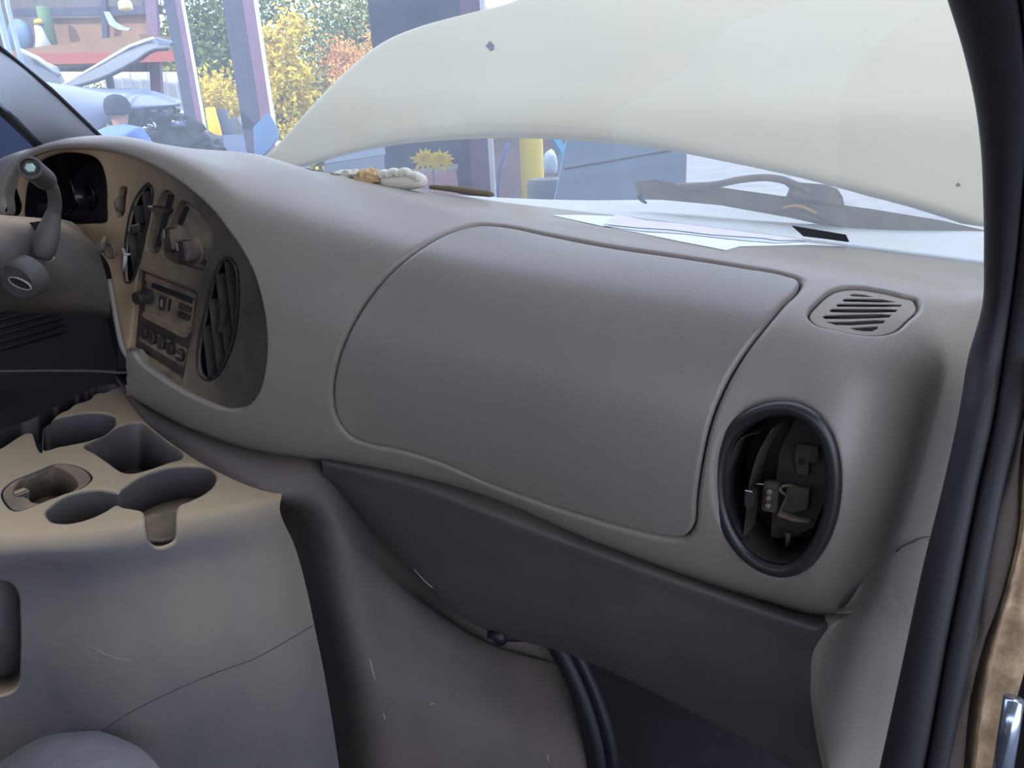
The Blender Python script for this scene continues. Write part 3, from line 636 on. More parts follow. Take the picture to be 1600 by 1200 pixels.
BACKL = z5([(-300,560),(-100,490),(-300,300),(-300,-20),(250,60),(600,60),(690,75),(650,98),(600,120),(540,130),(515,158),(480,172),(420,192),(395,215),(340,240),(300,275),(248,312),(240,380),(242,440),(236,462),(215,440),(195,380),(180,347),(150,352),(0,440)])
cons = sheet(CN, 'console', M_cons, None, h=0.008, holes=[
   dict(px=CUPA, r=.004, depth=.06, dir=-cn, floor=True), dict(px=TRAY, r=.004, depth=.07, dir=-cn, floor=True, taper=.8, sharp=False),
   dict(px=CUPC, r=.0045, depth=.055, dir=-cn+np.array([0,.15,0]), floor=True), dict(px=SOCK, r=.002, depth=.006, dir=-cn),
   dict(px=BACKL, r=.002, depth=.05, dir=-cn),
   dict(px=[(-90,905),(0,908),(18,914),(28,930),(31,960),(31,1040),(28,1070),(14,1083),(-90,1078)], r=.003, depth=.05, flatdir=True, floor=True)],
   label='grey plastic centre console with dusty cup holders in front of the engine cover', cat='console')
so_ = PP(60, 760, A_, cn)
SKN = Net([[cp(x, y) for x in np.linspace(-60, 220, 4)] for y in np.linspace(680, 840, 4)], raw=True)
sheet(SKN, 'socket_plate', M_dusty, cons, outer=grow(SOCK, .97), holes=[dict(px=SOCH, r=.003, depth=.045, dir=-cn, floor=True)], h=.008, ro=.002, owall=.006)
B = MB(); B.add(*box(cp(30,764,-.012), norm(cp(60,750)-cp(20,765)), norm(np.cross(cn, norm(cp(60,750)-cp(20,765)))), cn, .022, .012, .018, .002)); B.build('socket_latch', M_cons, cons, smooth=False)
B = MB(); B.add(*lathe([(.04, -.05), (.038, -.046), (.032, -.046), (.03, -.049)], cp(255,775), cn, 40)); B.build('cup_ring', M_dusty, cons)
B = MB(); B.add(*tube([CN.pt(x, y, .0002) for x, y in crom([(150,1148),(200,1115),(270,1080),(340,1050),(400,1028),(450,1000),(488,978)], False, 8)], .0007, 6)); B.build('seam', M_low, cons)
B = MB(); B.add(*tube([CN.pt(x, y, .0000) for x, y in [(140,1008),(160,1020),(180,1028),(205,1032)]], [.0002,.0004,.0004,.0002], 6)); B.build('scuff_mark', M_gr, cons)

# ------------------------------------------------------------------ steering column with shifter
colm = empty('steering_column', P(60,430,.7), 'steering column shroud with the steering wheel removed, in front of the gauge cluster', 'steering column')
K = [[(-80,345,.74),(0,346,.76),(60,352,.82),(100,356,.86),(140,378,.88)],
     [(-80,328,.62),(0,338,.66),(60,343,.72),(105,350,.78),(145,375,.82)],
     [(-80,345,.58),(0,352,.62),(60,358,.68),(112,368,.75),(155,395,.80)],
     [(-80,395,.56),(0,400,.60),(60,408,.66),(122,420,.735),(168,440,.80)],
     [(-80,450,.57),(0,455,.615),(60,462,.675),(122,468,.745),(172,480,.81)],
     [(-80,480,.62),(0,482,.67),(60,486,.73),(120,490,.79),(172,496,.84)],
     [(-80,478,.76),(0,480,.80),(60,484,.84),(120,488,.88),(172,494,.90)]]
KNt = Net(K); netobj(KNt, 'shroud', M_col, colm, su=8, sv=8)
# raised lip between shroud and bezel
B = MB(); B.add(*tube([P(x, y, Y) for x, y, Y in [(90,345,.80),(110,352,.80),(122,362,.80),(128,378,.80),(138,390,.80),(150,394,.80),(160,386,.80),(165,370,.81)]], [.004,.006,.007,.007,.007,.006,.005,.003], 10)); B.build('shroud_collar', M_col, colm)
B = MB(); B.add(*tube(crom([P(66,404,.652),P(69,388,.656),P(74,368,.665),P(80,348,.674),P(84,330,.680)], False, .006), np.interp(np.linspace(0,1,len(crom([P(66,404,.652),P(69,388,.656),P(74,368,.665),P(80,348,.674),P(84,330,.680)], False, .006))),[0,.15,.45,.8,1],[.010,.0145,.0145,.0105,.008]), 18)); B.build('lever_boot', M_low, colm)
B = MB(); th = np.linspace(math.pi*1.0, math.pi*2.0, 16); B.add(*tube([P(67+17*math.cos(t), 402-9*math.sin(t), .655) for t in th], .0012, 8)); B.build('boot_rim', M_gr, colm)
bp_ = MB(); bp_.add(*prism3([P(x, y, .675) for x, y in [(36,350),(66,346),(58,360),(45,372)]], -fwd, -.002, .003)); bp_.build('boot_recess', M_black, colm, smooth=False)
lev = [(78,356,.670),(83,338,.678),(86,318,.68),(83,298,.675),(74,282,.665),(66,272,.66)]
q = crom([P(*a) for a in lev], False, .006); B = MB(); B.add(*tube(q, np.linspace(.0085,.0075,len(q)), 14)); lv = B.build('shift_lever', M_low, colm)
ax0, ax1 = P(72,282,.67), P(47,262,.615); kd = norm(ax1-ax0); kl = np.linalg.norm(ax1-ax0)
B = MB(); B.add(*lathe([(.008,-.004),(.0125,0),(.0135,.01),(.0135,kl),(.0125,kl+.001),(.0105,kl+.001),(.0100,kl-.006)], ax0, kd, 30)); B.build('lever_end', M_low, lv, auto=.7)
M_nut = mat('greenish_zinc', (170, 190, 180), 0.35, metal=0.7)
B = MB(); B.add(*lathe([(.0072,kl-.008),(.0075,kl-.002),(.006,kl+.0005),(.005,kl+.001)], ax0, kd, 6)); B.build('end_bolt', M_nut, lv, smooth=False)
# ignition cylinder
ic = P(34,440,.60); idr = norm(P(28,448,.56)-P(38,425,.62)+np.array([.02,-.05,0]))
idr = norm(C0*0+np.array([.25,-.9,-.15]))
B = MB(); B.add(*lathe([(.027,-.02),(.026,.0),(.024,.004),(.021,.006),(.0205,.003)], P(30,438,.615), idr, 36)); ig = B.build('ignition_housing', M_low, colm, auto=.9)
e = norm(P(56,452,.6)-P(6,434,.6)); B = MB(); th = np.linspace(0, 2*math.pi, 30, endpoint=False); f_ = np.cross(idr, e)
cI = P(31,443,.60); B.add(*tube([cI+e*.0195*math.cos(t)+f_*.0068*math.sin(t) for t in th], .0011, 8, closed=True)); B.build('key_slot_rim', M_gr, ig)
B = MB(); B.add(*prism3([cI+e*.019*math.cos(t)+f_*.0063*math.sin(t) for t in th], idr, -.004, .0)); B.build('key_slot', M_black, ig, smooth=False)

# ------------------------------------------------------------------ papers and rubbish on the dash top
M_paper = mat('paper', (232, 232, 234), 0.8, var=0.02); M_paper2 = mat('printed_paper', (224, 222, 224), 0.8, var=0.05, vscale=60, dust=(214, 150, 150), dust_amt=0.35, dscale=30)
M_paper3 = mat('blue_edged_paper', (205, 212, 226), 0.8)
def paper(px, lift, m, label, curl=0.002, t=.0004, name='paper_sheet', group=None):
    q = [S.uv(x, y) for x, y in crom(px, True, 8)] if False else None
    o = sheet(S, name, m, None, outer=px, h=.012, owall=t, off=lift, osharp=True, label=label, cat='paper')
    return o
def sharp(px, n=3):
    out_ = []
    for i in range(len(px)):
        a = np.array(px[i], float); b = np.array(px[(i+1) % len(px)], float); L = np.linalg.norm(b-a); e = min(1.2/L, .3)
        out_ += [tuple(a+(b-a)*e), tuple(a+(b-a)*.5), tuple(b-(b-a)*e)]
    return out_
def Z6(L): return [(860+x/3.333, 300+y/3.333) for x, y in L]
paper(sharp(Z6([(5,122),(335,122),(700,190),(1330,262),(1560,258),(1540,272),(1130,282),(985,285),(915,308),(700,266),(440,212),(270,180)])), .0008, M_paper, 'white sheet of paper lying undermost on the dash top, its corner pointing at the camera')
paper(sharp(Z6([(270,182),(345,160),(760,205),(1000,232),(1340,262),(1180,272),(1000,258),(800,236),(700,224),(460,208)])), .0020, M_paper3, 'thin blue-edged folded sheet in the middle of the paper stack on the dash')
paper(sharp(Z6([(275,178),(340,128),(700,150),(1180,205),(1290,235),(1330,262),(1180,262),(1100,250),(830,232),(620,206),(450,196)])), .0034, M_paper2, 'red-printed folded white paper on top of the stack by the windshield')
# VIN style dark plate window
MB().add(*prism3([P(x,y,1.22) for x,y in [(1238,353),(1321,367),(1326,378),(1290,373),(1256,369)]], -fwd, -.002, .002)).build('dark_card', M_black, None, smooth=False, label='small dark rectangular card standing behind the papers at the windshield base', cat='card')

def blob(name, m, centre, sx, sy, sz, seed, amp=.25, freq=40, sub=4, label=None, cat=None, group=None, parent=None, thin=False):
    bm = bmesh.new(); bmesh.ops.create_icosphere(bm, subdivisions=sub, radius=1)
    from mathutils import noise
    for v in bm.verts:
        p = v.co.copy(); s = 1+amp*noise.fractal(p*2.2+Vector((seed, 0, 0)), .8, 2.2, 4)*1.6+amp*.6*abs(math.sin(p.x*5+seed)*math.cos(p.y*6+seed*2))
        v.co = Vector((p.x*sx*s, p.y*sy*s, max(p.z, -.5)*sz*s)); v.co += Vector([float(x) for x in centre])
    V = [tuple(v.co) for v in bm.verts]; Fc = [[v.index for v in f.verts] for f in bm.faces]; bm.free()
    return obj(name, V, Fc, m, parent, label=label, cat=cat, group=group)
M_glove = mat('white_glove', (226, 220, 204), 0.85, bump=.0008, bscale=300, var=.04); M_glove2 = mat('tan_rag', (206, 170, 128), 0.9, bump=.001, bscale=300, var=.1)
def topP(x, y, up_=0.0): return S.pt(x, y)+EZ*up_
# crumpled white work glove: palm and curled fingers
gb = empty('work_glove', topP(640,290), 'crumpled white work glove with curled fingers lying against the windshield', 'glove')
gc = topP(640,288,.008)
def skinny(name, m, chains, parent=None, lvl=2, **kw):
    me = bpy.data.meshes.new(name); V = []; E = []; R = []
    for ch in chains:
        prev = None
        for it in ch:
            if isinstance(it, int): prev = it; continue
            V.append(tuple(map(float, it[0]))); R.append(it[1]); 
            if prev is not None: E.append((prev, len(V)-1))
            prev = len(V)-1
    me.from_pydata(V, E, []); o = bpy.data.objects.new(name, me); COL.objects.link(o); s = o.modifiers.new('s', 'SKIN'); s.use_smooth_shade = True
    for i, sv in enumerate(me.skin_vertices[0].data): sv.radius = (R[i], R[i]) if np.isscalar(R[i]) else R[i]; sv.use_root = (i == 0)
    d = o.modifiers.new('u', 'SUBSURF'); d.levels = lvl; d.render_levels = lvl
    dg = bpy.context.evaluated_depsgraph_get(); dg.update(); ev = o.evaluated_get(dg); m2 = bpy.data.meshes.new_from_object(ev); bpy.data.objects.remove(o); 
    o = bpy.data.objects.new(name, m2); COL.objects.link(o); m2.materials.clear(); m2.materials.append(m); m2.polygons.foreach_set('use_smooth', [True]*len(m2.polygons))
    attach(o, parent); return setp(o, **kw)
g = lambda x, y, h=0.0, Y=1.2: P(x, y, Y)+EZ*h
skinny('palm', M_glove, [[(g(668,285),.009),(g(655,281),.016),(g(636,284),.017),(g(616,284),.015),(g(596,283),.012)]], gb)
for a in [[(640,276),(650,272),(655,276),(650,284)],[(622,274),(630,267),(638,268),(641,277)],[(605,276),(612,268),(620,268),(625,276)],[(592,278),(598,270),(605,270),(609,278)],[(634,276),(634,266),(636,262)]]:
    r = .0085 if len(a) == 4 else .005
    skinny('finger', M_glove, [[(g(x, y, 0, 1.19), r) for x, y in a]], gb)
blob('crumpled_rag', M_glove2, g(576,279,0,1.2), .026, .018, .016, 3.1, label='tan crumpled rag between the white glove and the paper napkin', cat='rag')
blob('crumpled_napkin', M_glove, g(545,274,0,1.22), .035, .014, .009, 7.7, .35, label='flattened white paper napkin left of the tan rag', cat='napkin')
M_leafb = mat('brown_strip', (120, 104, 86), 0.8, var=.2, vscale=30)
tr = MB(); tr.add(*tube([g(x, y, 0, 1.27) for x, y in [(672,292),(700,294),(730,298),(765,303),(772,304)]], [.004,.006,.007,.006,.002], 8, flat=1)); tr.build('weatherstrip', M_leafb, None, label='worn brown weatherstrip lying along the windshield base right of the white glove', cat='weatherstrip')

# ------------------------------------------------------------------ floor, footwell, van body
van_z = 0.35
def plain(name, V, Fc, m, parent=None, **kw): return obj(name, V, Fc, m, parent, smooth=False, **kw)
def bx(name, lo, hi, m, parent=None, **kw):
    lo = np.array(lo, float); hi = np.array(hi, float); return MB().add(*box((lo+hi)/2, EX, EY, EZ, *(hi-lo))).build(name, m, parent, smooth=False, **kw)
bx('floor', (-1.75, -1.2, van_z-.04), (.12, 1.35, van_z), M_carpet, kind='structure')
bx('wall_front', (-1.75, 1.32, van_z-.04), (.18, 1.36, 1.25), M_carpet, kind='structure')
M_kick = mat('kick_panel', (92, 88, 90), .6, var=.06)
# driver door
DD = Net([[P(-160,170,.9)+0, P(0,178,1.0), P(60,232,1.12), P(110,262,1.25)]]*1+[[P(-160,470,.8), P(0,480,.92), P(90,500,1.1), P(160,520,1.3)]]+[[P(-160,640,.75), P(0,640,.92), P(90,600,1.1), P(190,580,1.3)]]+[[P(-160,800,.75), P(0,800,.92), P(90,760,1.1), P(200,740,1.3)]], raw=True)
M_drv = mat('driver_door_trim', (84, 96, 130), .6, var=.04)
x0 = -1.72
ddr = empty('driver_door', (x0, .6, van_z), 'closed driver door panel with ribbed speaker grille behind the steering column', 'door')
M_dtrim = mat('door_trim_dark', (70, 68, 76), .6, var=.05, dust=(100, 90, 80), dust_amt=.3)
bx('door_panel', (x0-.05, -.8, van_z), (x0, 1.3, 1.33), M_dtrim, ddr)
bx('armrest', (x0, -.5, .98), (x0+.06, .95, 1.02), M_dtrim, ddr)
for i in range(11):
    y0 = .80; z = 1.30-.016*i-.06; MB().add(*tube([(x0+.004, .55, z), (x0+.004, 1.18, z)], .0045, 8)).build('rib', M_dtrim, ddr)
bx('window_sill', (x0-.06, -.8, 1.33), (x0+.01, 1.5, 1.37), M_trimp, ddr)
# van ceiling and the added panels behind the camera
M_block_van = mat('light_block_panel', (120, 110, 104), .7)
bx('light_block_back', (-1.8, -1.26, van_z), (.3, -1.2, 1.72), M_block_van, kind='structure')  # unseen panel added behind the cab to hold back low rear light
bx('light_block_right', (.24, -1.2, van_z), (.3, -.3, 1.62), M_block_van, kind='structure')  # unseen side panel, added and sized to dim light from behind
bx('ceiling', (-1.8, -1.2, 2.13), (.3, .62, 2.17), mat('headliner', (190, 188, 184), .9), kind='structure')
# ------------------------------------------------------------------ pillars, seal, windshield
# driver side pillar: trim strip between the black windshield gasket and the door opening
PA = Net([[P(-330,-200,.72),P(-170,-55,.80),P(0,78,.93),P(80,143,1.04),P(156,214,1.18),P(215,262,1.3)],
          [P(-345,-165,.68),P(-180,-15,.76),P(-10,118,.89),P(50,170,.99),P(105,214,1.10),P(150,262,1.22)],
          [P(-360,-120,.66),P(-190,30,.74),P(-15,152,.87),P(24,190,.95),P(62,228,1.05),P(100,268,1.18)]], raw=True)
netobj(PA, 'trim_1', mat('pillar_trim_light', (176, 180, 194), .55), None, thick=.02, kind='structure')
M_gask = mat('gasket_black', (26, 26, 34), .5)
MB().add(*tube([P(x, y, Y) for x, y, Y in [(-330,-204,.72),(-170,-60,.80),(0,75,.93),(80,140,1.04),(156,212,1.18),(200,246,1.27)]], .0045, 8)).build('trim_2', M_gask, None, kind='structure')
MB().add(*tube([P(x, y, Y) for x, y, Y in [(-360,-125,.66),(-190,25,.74),(-20,150,.87),(22,190,.95),(60,228,1.05),(100,266,1.17)]], .009, 10)).build('trim_3', M_gask, None, kind='structure')
M_blue = mat('tinted_door_glass', (50, 62, 100), .3)
gp = [PX(x, y, -1.76) for x, y in [(-330,-120),(-20,150),(22,190),(60,228),(110,276),(110,420),(-500,420),(-500,-120)]]
MB().add(*prism3(gp, EX, -.004, .004)).build('window_2', M_blue, None, smooth=False, kind='structure')

def glassmat(name, haze, tint=(.93, .96, .98), refl=1.0, hz=(.80, .88, 1.0)):
    m = bpy.data.materials.new(name); m.use_nodes = True; t = m.node_tree; t.nodes.clear(); N = t.nodes.new; L = t.links.new
    o = N('ShaderNodeOutputMaterial'); tr = N('ShaderNodeBsdfTransparent'); tr.inputs[0].default_value = tint+(1,)
    gl = N('ShaderNodeBsdfGlossy'); gl.inputs['Roughness'].default_value = .02; fr = N('ShaderNodeFresnel'); fr.inputs[0].default_value = 1.5
    mu = N('ShaderNodeMath'); mu.operation = 'MULTIPLY'; mu.inputs[1].default_value = refl; L(fr.outputs[0], mu.inputs[0])
    m1 = N('ShaderNodeMixShader'); L(mu.outputs[0], m1.inputs[0]); L(tr.outputs[0], m1.inputs[1]); L(gl.outputs[0], m1.inputs[2])
    di = N('ShaderNodeBsdfTranslucent'); di.inputs[0].default_value = hz+(1,)
    tc = N('ShaderNodeTexCoord'); n = N('ShaderNodeTexNoise'); n.inputs['Scale'].default_value = 5; n.inputs['Detail'].default_value = 8; L(tc.outputs['Object'], n.inputs['Vector'])
    mr = N('ShaderNodeMapRange'); mr.inputs[1].default_value = .3; mr.inputs[2].default_value = .7; mr.inputs[3].default_value = haze*.85; mr.inputs[4].default_value = haze*1.15; L(n.outputs[0], mr.inputs[0])
    # specks of dirt
    n2 = N('ShaderNodeTexVoronoi'); n2.inputs['Scale'].default_value = 60; L(tc.outputs['Object'], n2.inputs['Vector'])
    lt = N('ShaderNodeMath'); lt.operation = 'LESS_THAN'; lt.inputs[1].default_value = .035; L(n2.outputs['Distance'], lt.inputs[0])
    ml = N('ShaderNodeMath'); ml.operation = 'MULTIPLY'; ml.inputs[1].default_value = .25; L(lt.outputs[0], ml.inputs[0])
    ad = N('ShaderNodeMath'); ad.operation = 'ADD'; ad.use_clamp = True; L(mr.outputs[0], ad.inputs[0]); L(ml.outputs[0], ad.inputs[1])
    m2 = N('ShaderNodeMixShader'); L(ad.outputs[0], m2.inputs[0]); L(m1.outputs[0], m2.inputs[1]); L(di.outputs[0], m2.inputs[2]); L(m2.outputs[0], o.inputs[0]); return m
M_glass = glassmat('windshield_glass', .15)
WB = [(-60,262,1.22),(130,246,1.31),(300,250,1.335),(450,258,1.335),(600,287,1.335),(760,312,1.335),(900,331,1.325),(1060,353,1.305),(1230,375,1.275),(1380,395,1.225),(1480,407,1.175),(1600,420,1.115)]
base = [P(*p) for p in WB]
def wr(k, z): return [b+np.array([0.0, -k, z]) for b in base]
WN = Net([wr(0, -.01), wr(.20, .27), wr(.41, .54), wr(.63, .80)], raw=True)
netobj(WN, 'window_1', M_glass, None, kind='structure', su=6, sv=5)
MB().add(*tube(np.array([b+np.array([0, -.012, -.002]) for b in crom(base, False, .03)]), .004, 6)).build('trim_4', M_gask, None, kind='structure')

# passenger side door seal + pillar (near the camera)
le = [(1180,-760,.36),(1350,-400,.45),(1440,-140,.52),(1478,-10,.55),(1503,70,.58),(1522,150,.61),(1533,230,.64),(1537,310,.67),(1538,400,.70),(1535,480,.72),(1513,560,.72),(1500,640,.70),(1474,760,.68),(1444,880,.655),(1414,1020,.63),(1386,1150,.61),(1352,1300,.59)]
gx = [1350,1500,1560,1590,1600,1606,1604,1598,1590,1580,1568,1556,1530,1506,1478,1455,1425]
ri = [1400,1550,1600,1640,1660,1672,1672,1664,1652,1640,1624,1602,1570,1546,1518,1492,1462]
rowsL = []
for (x, y, Y), g1, r1 in zip(le, gx, ri):
    w_ = r1-x
    rowsL.append([P(x+10, y, Y+.09), P(x, y, Y+.012), P(x+3, y, Y), P((x+g1)/2, y, Y-.014), P(g1-4, y, Y-.012), P(g1, y, Y-.004), P(g1+4, y, Y-.012), P(r1-3, y, Y-.014), P(r1, y, Y-.004), P(r1-2, y, Y+.03)])
SE = Net(rowsL, raw=True)
ps = empty('pillar_seal', P(1500,640,.7), 'dark rubber door seal and pillar at the passenger door opening', 'door seal')
netobj(SE, 'seal_strip', M_seal, ps, su=4, sv=5)
# pillar paint outside the seal
PPn = Net([[P(x-12, y, Y+.10), P(x-3, y, Y+.065), P(xb-4, y, Y+.062), P(xb, y, Y+.08)] for x, xb, y, Y in
   [(1672,1700,300,.66),(1652,1685,440,.66),(1624,1665,540,.65),(1602,1612,640,.64),(1588,1596,720,.635),(1566,1590,820,.625),(1546,1566,940,.61),(1525,1526,1040,.6),(1500,1515,1120,.59),(1478,1508,1200,.58),(1455,1500,1300,.57)]], raw=True)
o_ = netobj(PPn, 'door_jamb', M_pink, None, thick=.004, su=4, sv=4, label='cream painted door jamb strip beside the dark rubber seal', cat='door jamb')
M_rust = mat('rusty_dirt', (170, 142, 112), .9, bump=.002, bscale=90, var=.25, vscale=60, dust=(98, 78, 66), dust_amt=.9, dscale=40)
J = [(1600,1680,560,.69),(1600,1650,640,.68),(1592,1640,740,.67),(1588,1625,830,.66),(1563,1605,930,.65),(1528,1600,1030,.64),(1514,1580,1110,.625),(1506,1566,1200,.61),(1498,1550,1300,.60)]
JN = Net([[P(x+4, y, Y+.09), P(x, y, Y+.03), P(x+(xb-x)*.3, y, Y-.004), P(x+(xb-x)*.42, y, Y+.006), P(xb-5, y, Y+.006), P(xb, y, Y+.03)] for x, xb, y, Y in J], raw=True)
netobj(JN, 'sill_flange', M_rust, None, thick=.003, su=4, sv=5, label='dirty brown door flange at the right edge of the photograph, beside the cream jamb', cat='door flange')
B = MB(); B.add(*tube([P(1655,600,.80),P(1645,790,.79),P(1636,1000,.78),P(1622,1300,.76)], .026, 14)); B.build('door_hinge_post', M_seal, None, label='black hinge post behind the dirty flange', cat='hinge post')
B = MB(); B.add(*tube([P(1584,1092,.60),P(1575,1150,.595),P(1562,1230,.59)], .0075, 12)); B.build('hinge_rod', mat('bright_metal', (190, 200, 222), .2, metal=.9), None, label='shiny metal hinge rod low at the right edge', cat='hinge rod')

# ------------------------------------------------------------------ seat
ST = Net([[P(-300,1140,.46),P(0,1140,.47),P(90,1134,.46),P(170,1146,.45),P(225,1172,.44),P(262,1215,.44)],
          [P(-300,1160,.42),P(0,1152,.43),P(90,1150,.42),P(160,1165,.415),P(205,1190,.41),P(245,1235,.42)],
          [P(-300,1260,.34),P(0,1230,.35),P(90,1230,.35),P(150,1240,.35),P(190,1260,.355),P(230,1300,.37)],
          [P(-300,1500,.25),P(0,1450,.26),P(90,1450,.26),P(140,1450,.27),P(180,1450,.28),P(220,1460,.30)]], raw=True)
netobj(ST, 'seat', M_seat, None, thick=.05, su=10, sv=8, label='grey woven fabric driver seat cushion edge below the console', cat='seat')
# wiring / hose under dash
hose = empty('floor_hose', P(900,1100,1.0), 'black cable bundle hanging under the lower dash panel into the footwell', 'cable bundle')
for dx, r in ((0, .02), (22, .013)):
    MB().add(*tube(crom([P(860+dx,985,1.0),P(890+dx,1040,.99),P(918+dx,1110,.98),P(935+dx,1180,.97),P(940+dx,1280,.96)], False, .02), r, 12)).build('cable', M_gask, hose)
lk = empty('under_dash_latch', P(790,990,.86), 'small black latch under the front edge of the lower dash panel', 'latch')
MB().add(*tube([P(766,985,.84),P(790,990,.84),P(826,996,.86)], [.012,.012,.007], 14)).build('latch_body', M_gask, lk)
MB().add(*tube([P(778,985,.83),P(783,1003,.83)], [.013,.011], 14)).build('latch_knob', M_gask, lk)
MB().add(*lathe([(.0022,0),(.0022,.001)], P(815,998,.845), -fwd, 10)).build('latch_screw', M_chr, lk)

# ------------------------------------------------------------------ cowl and wiper
M_cowl = mat('cowl_paint', (196, 197, 196), .5, var=.05, dust=(190, 184, 170), dust_amt=.5, dscale=10)
CW = Net([[P(-100,262,1.30),P(200,262,1.36),P(450,272,1.37),(P(700,311,1.37)),P(900,335,1.36),P(1060,354,1.34),P(1230,376,1.31),P(1400,398,1.26),P(1600,424,1.15)],
          [P(-100,258,1.42),P(200,266,1.5),P(450,276,1.5),(P(700,308,1.5)),P(900,324,1.5),P(1060,334,1.48),P(1230,350,1.46),P(1400,368,1.42),P(1620,398,1.3)],
          [P(-100,256,1.5),P(200,270,1.6),P(450,280,1.62),(P(700,310,1.62)),P(900,318,1.62),P(1060,318,1.6),P(1230,326,1.58),P(1400,342,1.56),P(1640,375,1.46)],
          [P(-100,290,1.56),P(200,284,1.66),P(450,292,1.68),(P(700,320,1.68)),P(900,330,1.68),P(1060,334,1.66),P(1230,344,1.66),P(1400,362,1.62),P(1640,395,1.54)]], raw=True)
netobj(CW, 'cowl', M_cowl, None, thick=.006, label='dirty off-white painted cowl panel between windshield and raised hood', cat='cowl panel')
M_wip = mat('wiper_weathered', (96, 88, 74), .7, var=.25, vscale=30, dust=(140, 120, 90), dust_amt=.5, dscale=20)
wp = empty('windshield_wiper', P(1200,320,1.42), 'weathered brown windshield wiper parked across the base of the windshield', 'wiper')
def WPq(L, Y=1.44): return [P(840+x/2.222, 200+y/2.222, Y) for x, y in L]
MB().add(*prism3(WPq([(335,190),(400,182),(470,196),(640,210),(860,240),(1000,262),(1160,285),(1400,325),(1560,362),(1640,380),(1640,470),(1550,448),(1300,396),(1060,348),(880,308),(640,265),(480,250),(355,240),(345,215)]), -fwd, -.008, .008, .003)).build('wiper_blade', M_wip, wp, smooth=False)
MB().add(*tube(crom(WPq([(480,204),(620,196),(700,180),(790,172),(850,180),(900,200),(960,230)], 1.42), False, .01), .0065, 10)).build('blade_bridge', M_wip, wp)
MB().add(*prism3(WPq([(850,182),(900,192),(1000,200),(1035,215),(1052,240),(1060,275),(1010,268),(900,250),(868,234),(880,205)], 1.425), -fwd, -.008, .010, .003)).build('arm_joint', M_wip, wp, smooth=False)
MB().add(*tube(WPq([(350,235),(362,250),(378,262)], 1.43), [.005,.004,.002], 8)).build('blade_end', M_gask, wp)
M_or = mat('orange_rust', (186, 142, 84), .8)
MB().add(*tube(crom(WPq([(850,278),(880,270),(915,272),(970,296)], 1.42), False, .01), .0025, 8)).build('rubber_tear', M_or, wp)
# ------------------------------------------------------------------ hood
HL = [(402,249),(446,258),(479,250),(517,238),(572,224),(627,214),(710,206),(765,203),(820,203),(942,211),(1028,223),(1132,245),(1227,266),(1322,290),(1417,316),(1484,338),(1560,366),(1660,400),(1760,430),(1800,200),(1780,-180),(1400,-190),(1000,-120),(860,-30),(792,0),(737,14),(655,36),(605,56),(572,77),(534,110),(490,154),(449,201),(420,232)]
HN = Net([[P(x, y, Y+(.10 if x < 420 else 0)) for x in (300,420,560,800,1100,1400,1860)] for y, Y in ((500,1.62),(300,1.66),(200,1.70),(100,1.82),(0,1.98),(-100,2.18),(-230,2.42))], raw=True)
hood = sheet(HN, 'hood', M_paintw, None, outer=HL, h=.035, ro=.02, owall=.03, step=14, label='raised cream painted van hood seen through the windshield', cat='hood')
M_chip = mat('paint_chip', (60, 58, 66), .8)
for (x, y, r) in [(766,71,6),(768,76,4),(1497,289,3.5)]:
    a = [(x+r*math.cos(t)*(1+.3*math.sin(3*t)), y+r*.8*math.sin(t)*(1+.25*math.cos(4*t))) for t in np.linspace(0, 2*math.pi, 14, endpoint=False)]
    MB().add(*prism3([HN.pt(u, v, .0003) for u, v in a], HN.nm(x, y), 0, .0012)).build('paint_chip', M_chip, hood, smooth=False)

# ------------------------------------------------------------------ outdoors
M_ground = mat('concrete_ground', (98, 101, 106), .9, bump=.01, bscale=20, var=.18, vscale=3, dust=(140, 136, 132), dust_amt=.5, dscale=1.2)
plain('ground', [(-60,-30,0),(60,-30,0),(60,90,0),(-60,90,0)], [(0,1,2,3)], M_ground, kind='structure')
M_stl = mat('shed_steel_dark', (62, 66, 92), .7, var=.2, vscale=4); M_stp = mat('shed_steel_plum', (116, 92, 120), .7, var=.1); M_wht = mat('white_edge', (220, 222, 230), .6)
def post(name, px0, px1, px2, pyr, Y, label, w3=.03, z1=4.6):
    a, b, c = P(px0, pyr, Y), P(px1, pyr, Y), P(px2, pyr, Y)
    e = empty(name, (a[0], Y, 0), label, 'column')
    bx('dark_flange', (a[0], Y, 0), (b[0], Y+.15, z1), M_stl, e); bx('plum_face', (b[0], Y-.02, 0), (c[0], Y+.01, z1), M_stp, e)
    bx('white_edging', (c[0], Y-.03, 0), (c[0]+w3, Y-.01, z1), M_wht, e)
    return e
post('steel_column', 283,302,312,150,8.0,'farthest dark steel shed column with plum face and white edge, left of the yellow trees', .035)
post('steel_column', 371,404,422,150,6.0,'tall steel shed column with dark blue face, behind the left tip of the hood', .03)
post('steel_column', 600,738,768,250,3.3,'widest dark steel shed column, partly hidden behind the raised hood', .02)
def vpole(px, py, Y, r, m, name, label, cat, z0=0, z1=1.1, cap=True):
    c = P(px, py, Y); prof_ = [(r, 0), (r, z1-z0-r*.6), (r*.8, z1-z0-r*.2), (r*.4, z1-z0)]
    return MB().add(*lathe(prof_, np.array([c[0], c[1], z0]), EZ, 24)).build(name, m, None, label=label, cat=cat, auto=1.2)
M_yel = mat('bollard_yellow', (236, 208, 84), .6, var=.06, vscale=6)
vpole(831,250,3.4,.055,M_yel,'bollard','pale yellow steel bollard under the raised hood edge','bollard', z1=1.75)
vpole(435,205,9,.10,M_yel,'bollard','short yellow bollard at the foot of the trees, left of the hood tip','bollard', z1=1.45)
vpole(461,200,9,.12,mat('bollard_ochre', (214,170,70), .6),'bollard','darker ochre bollard right beside the hood edge','bollard', z1=1.45)
yb = P(330,200,9)
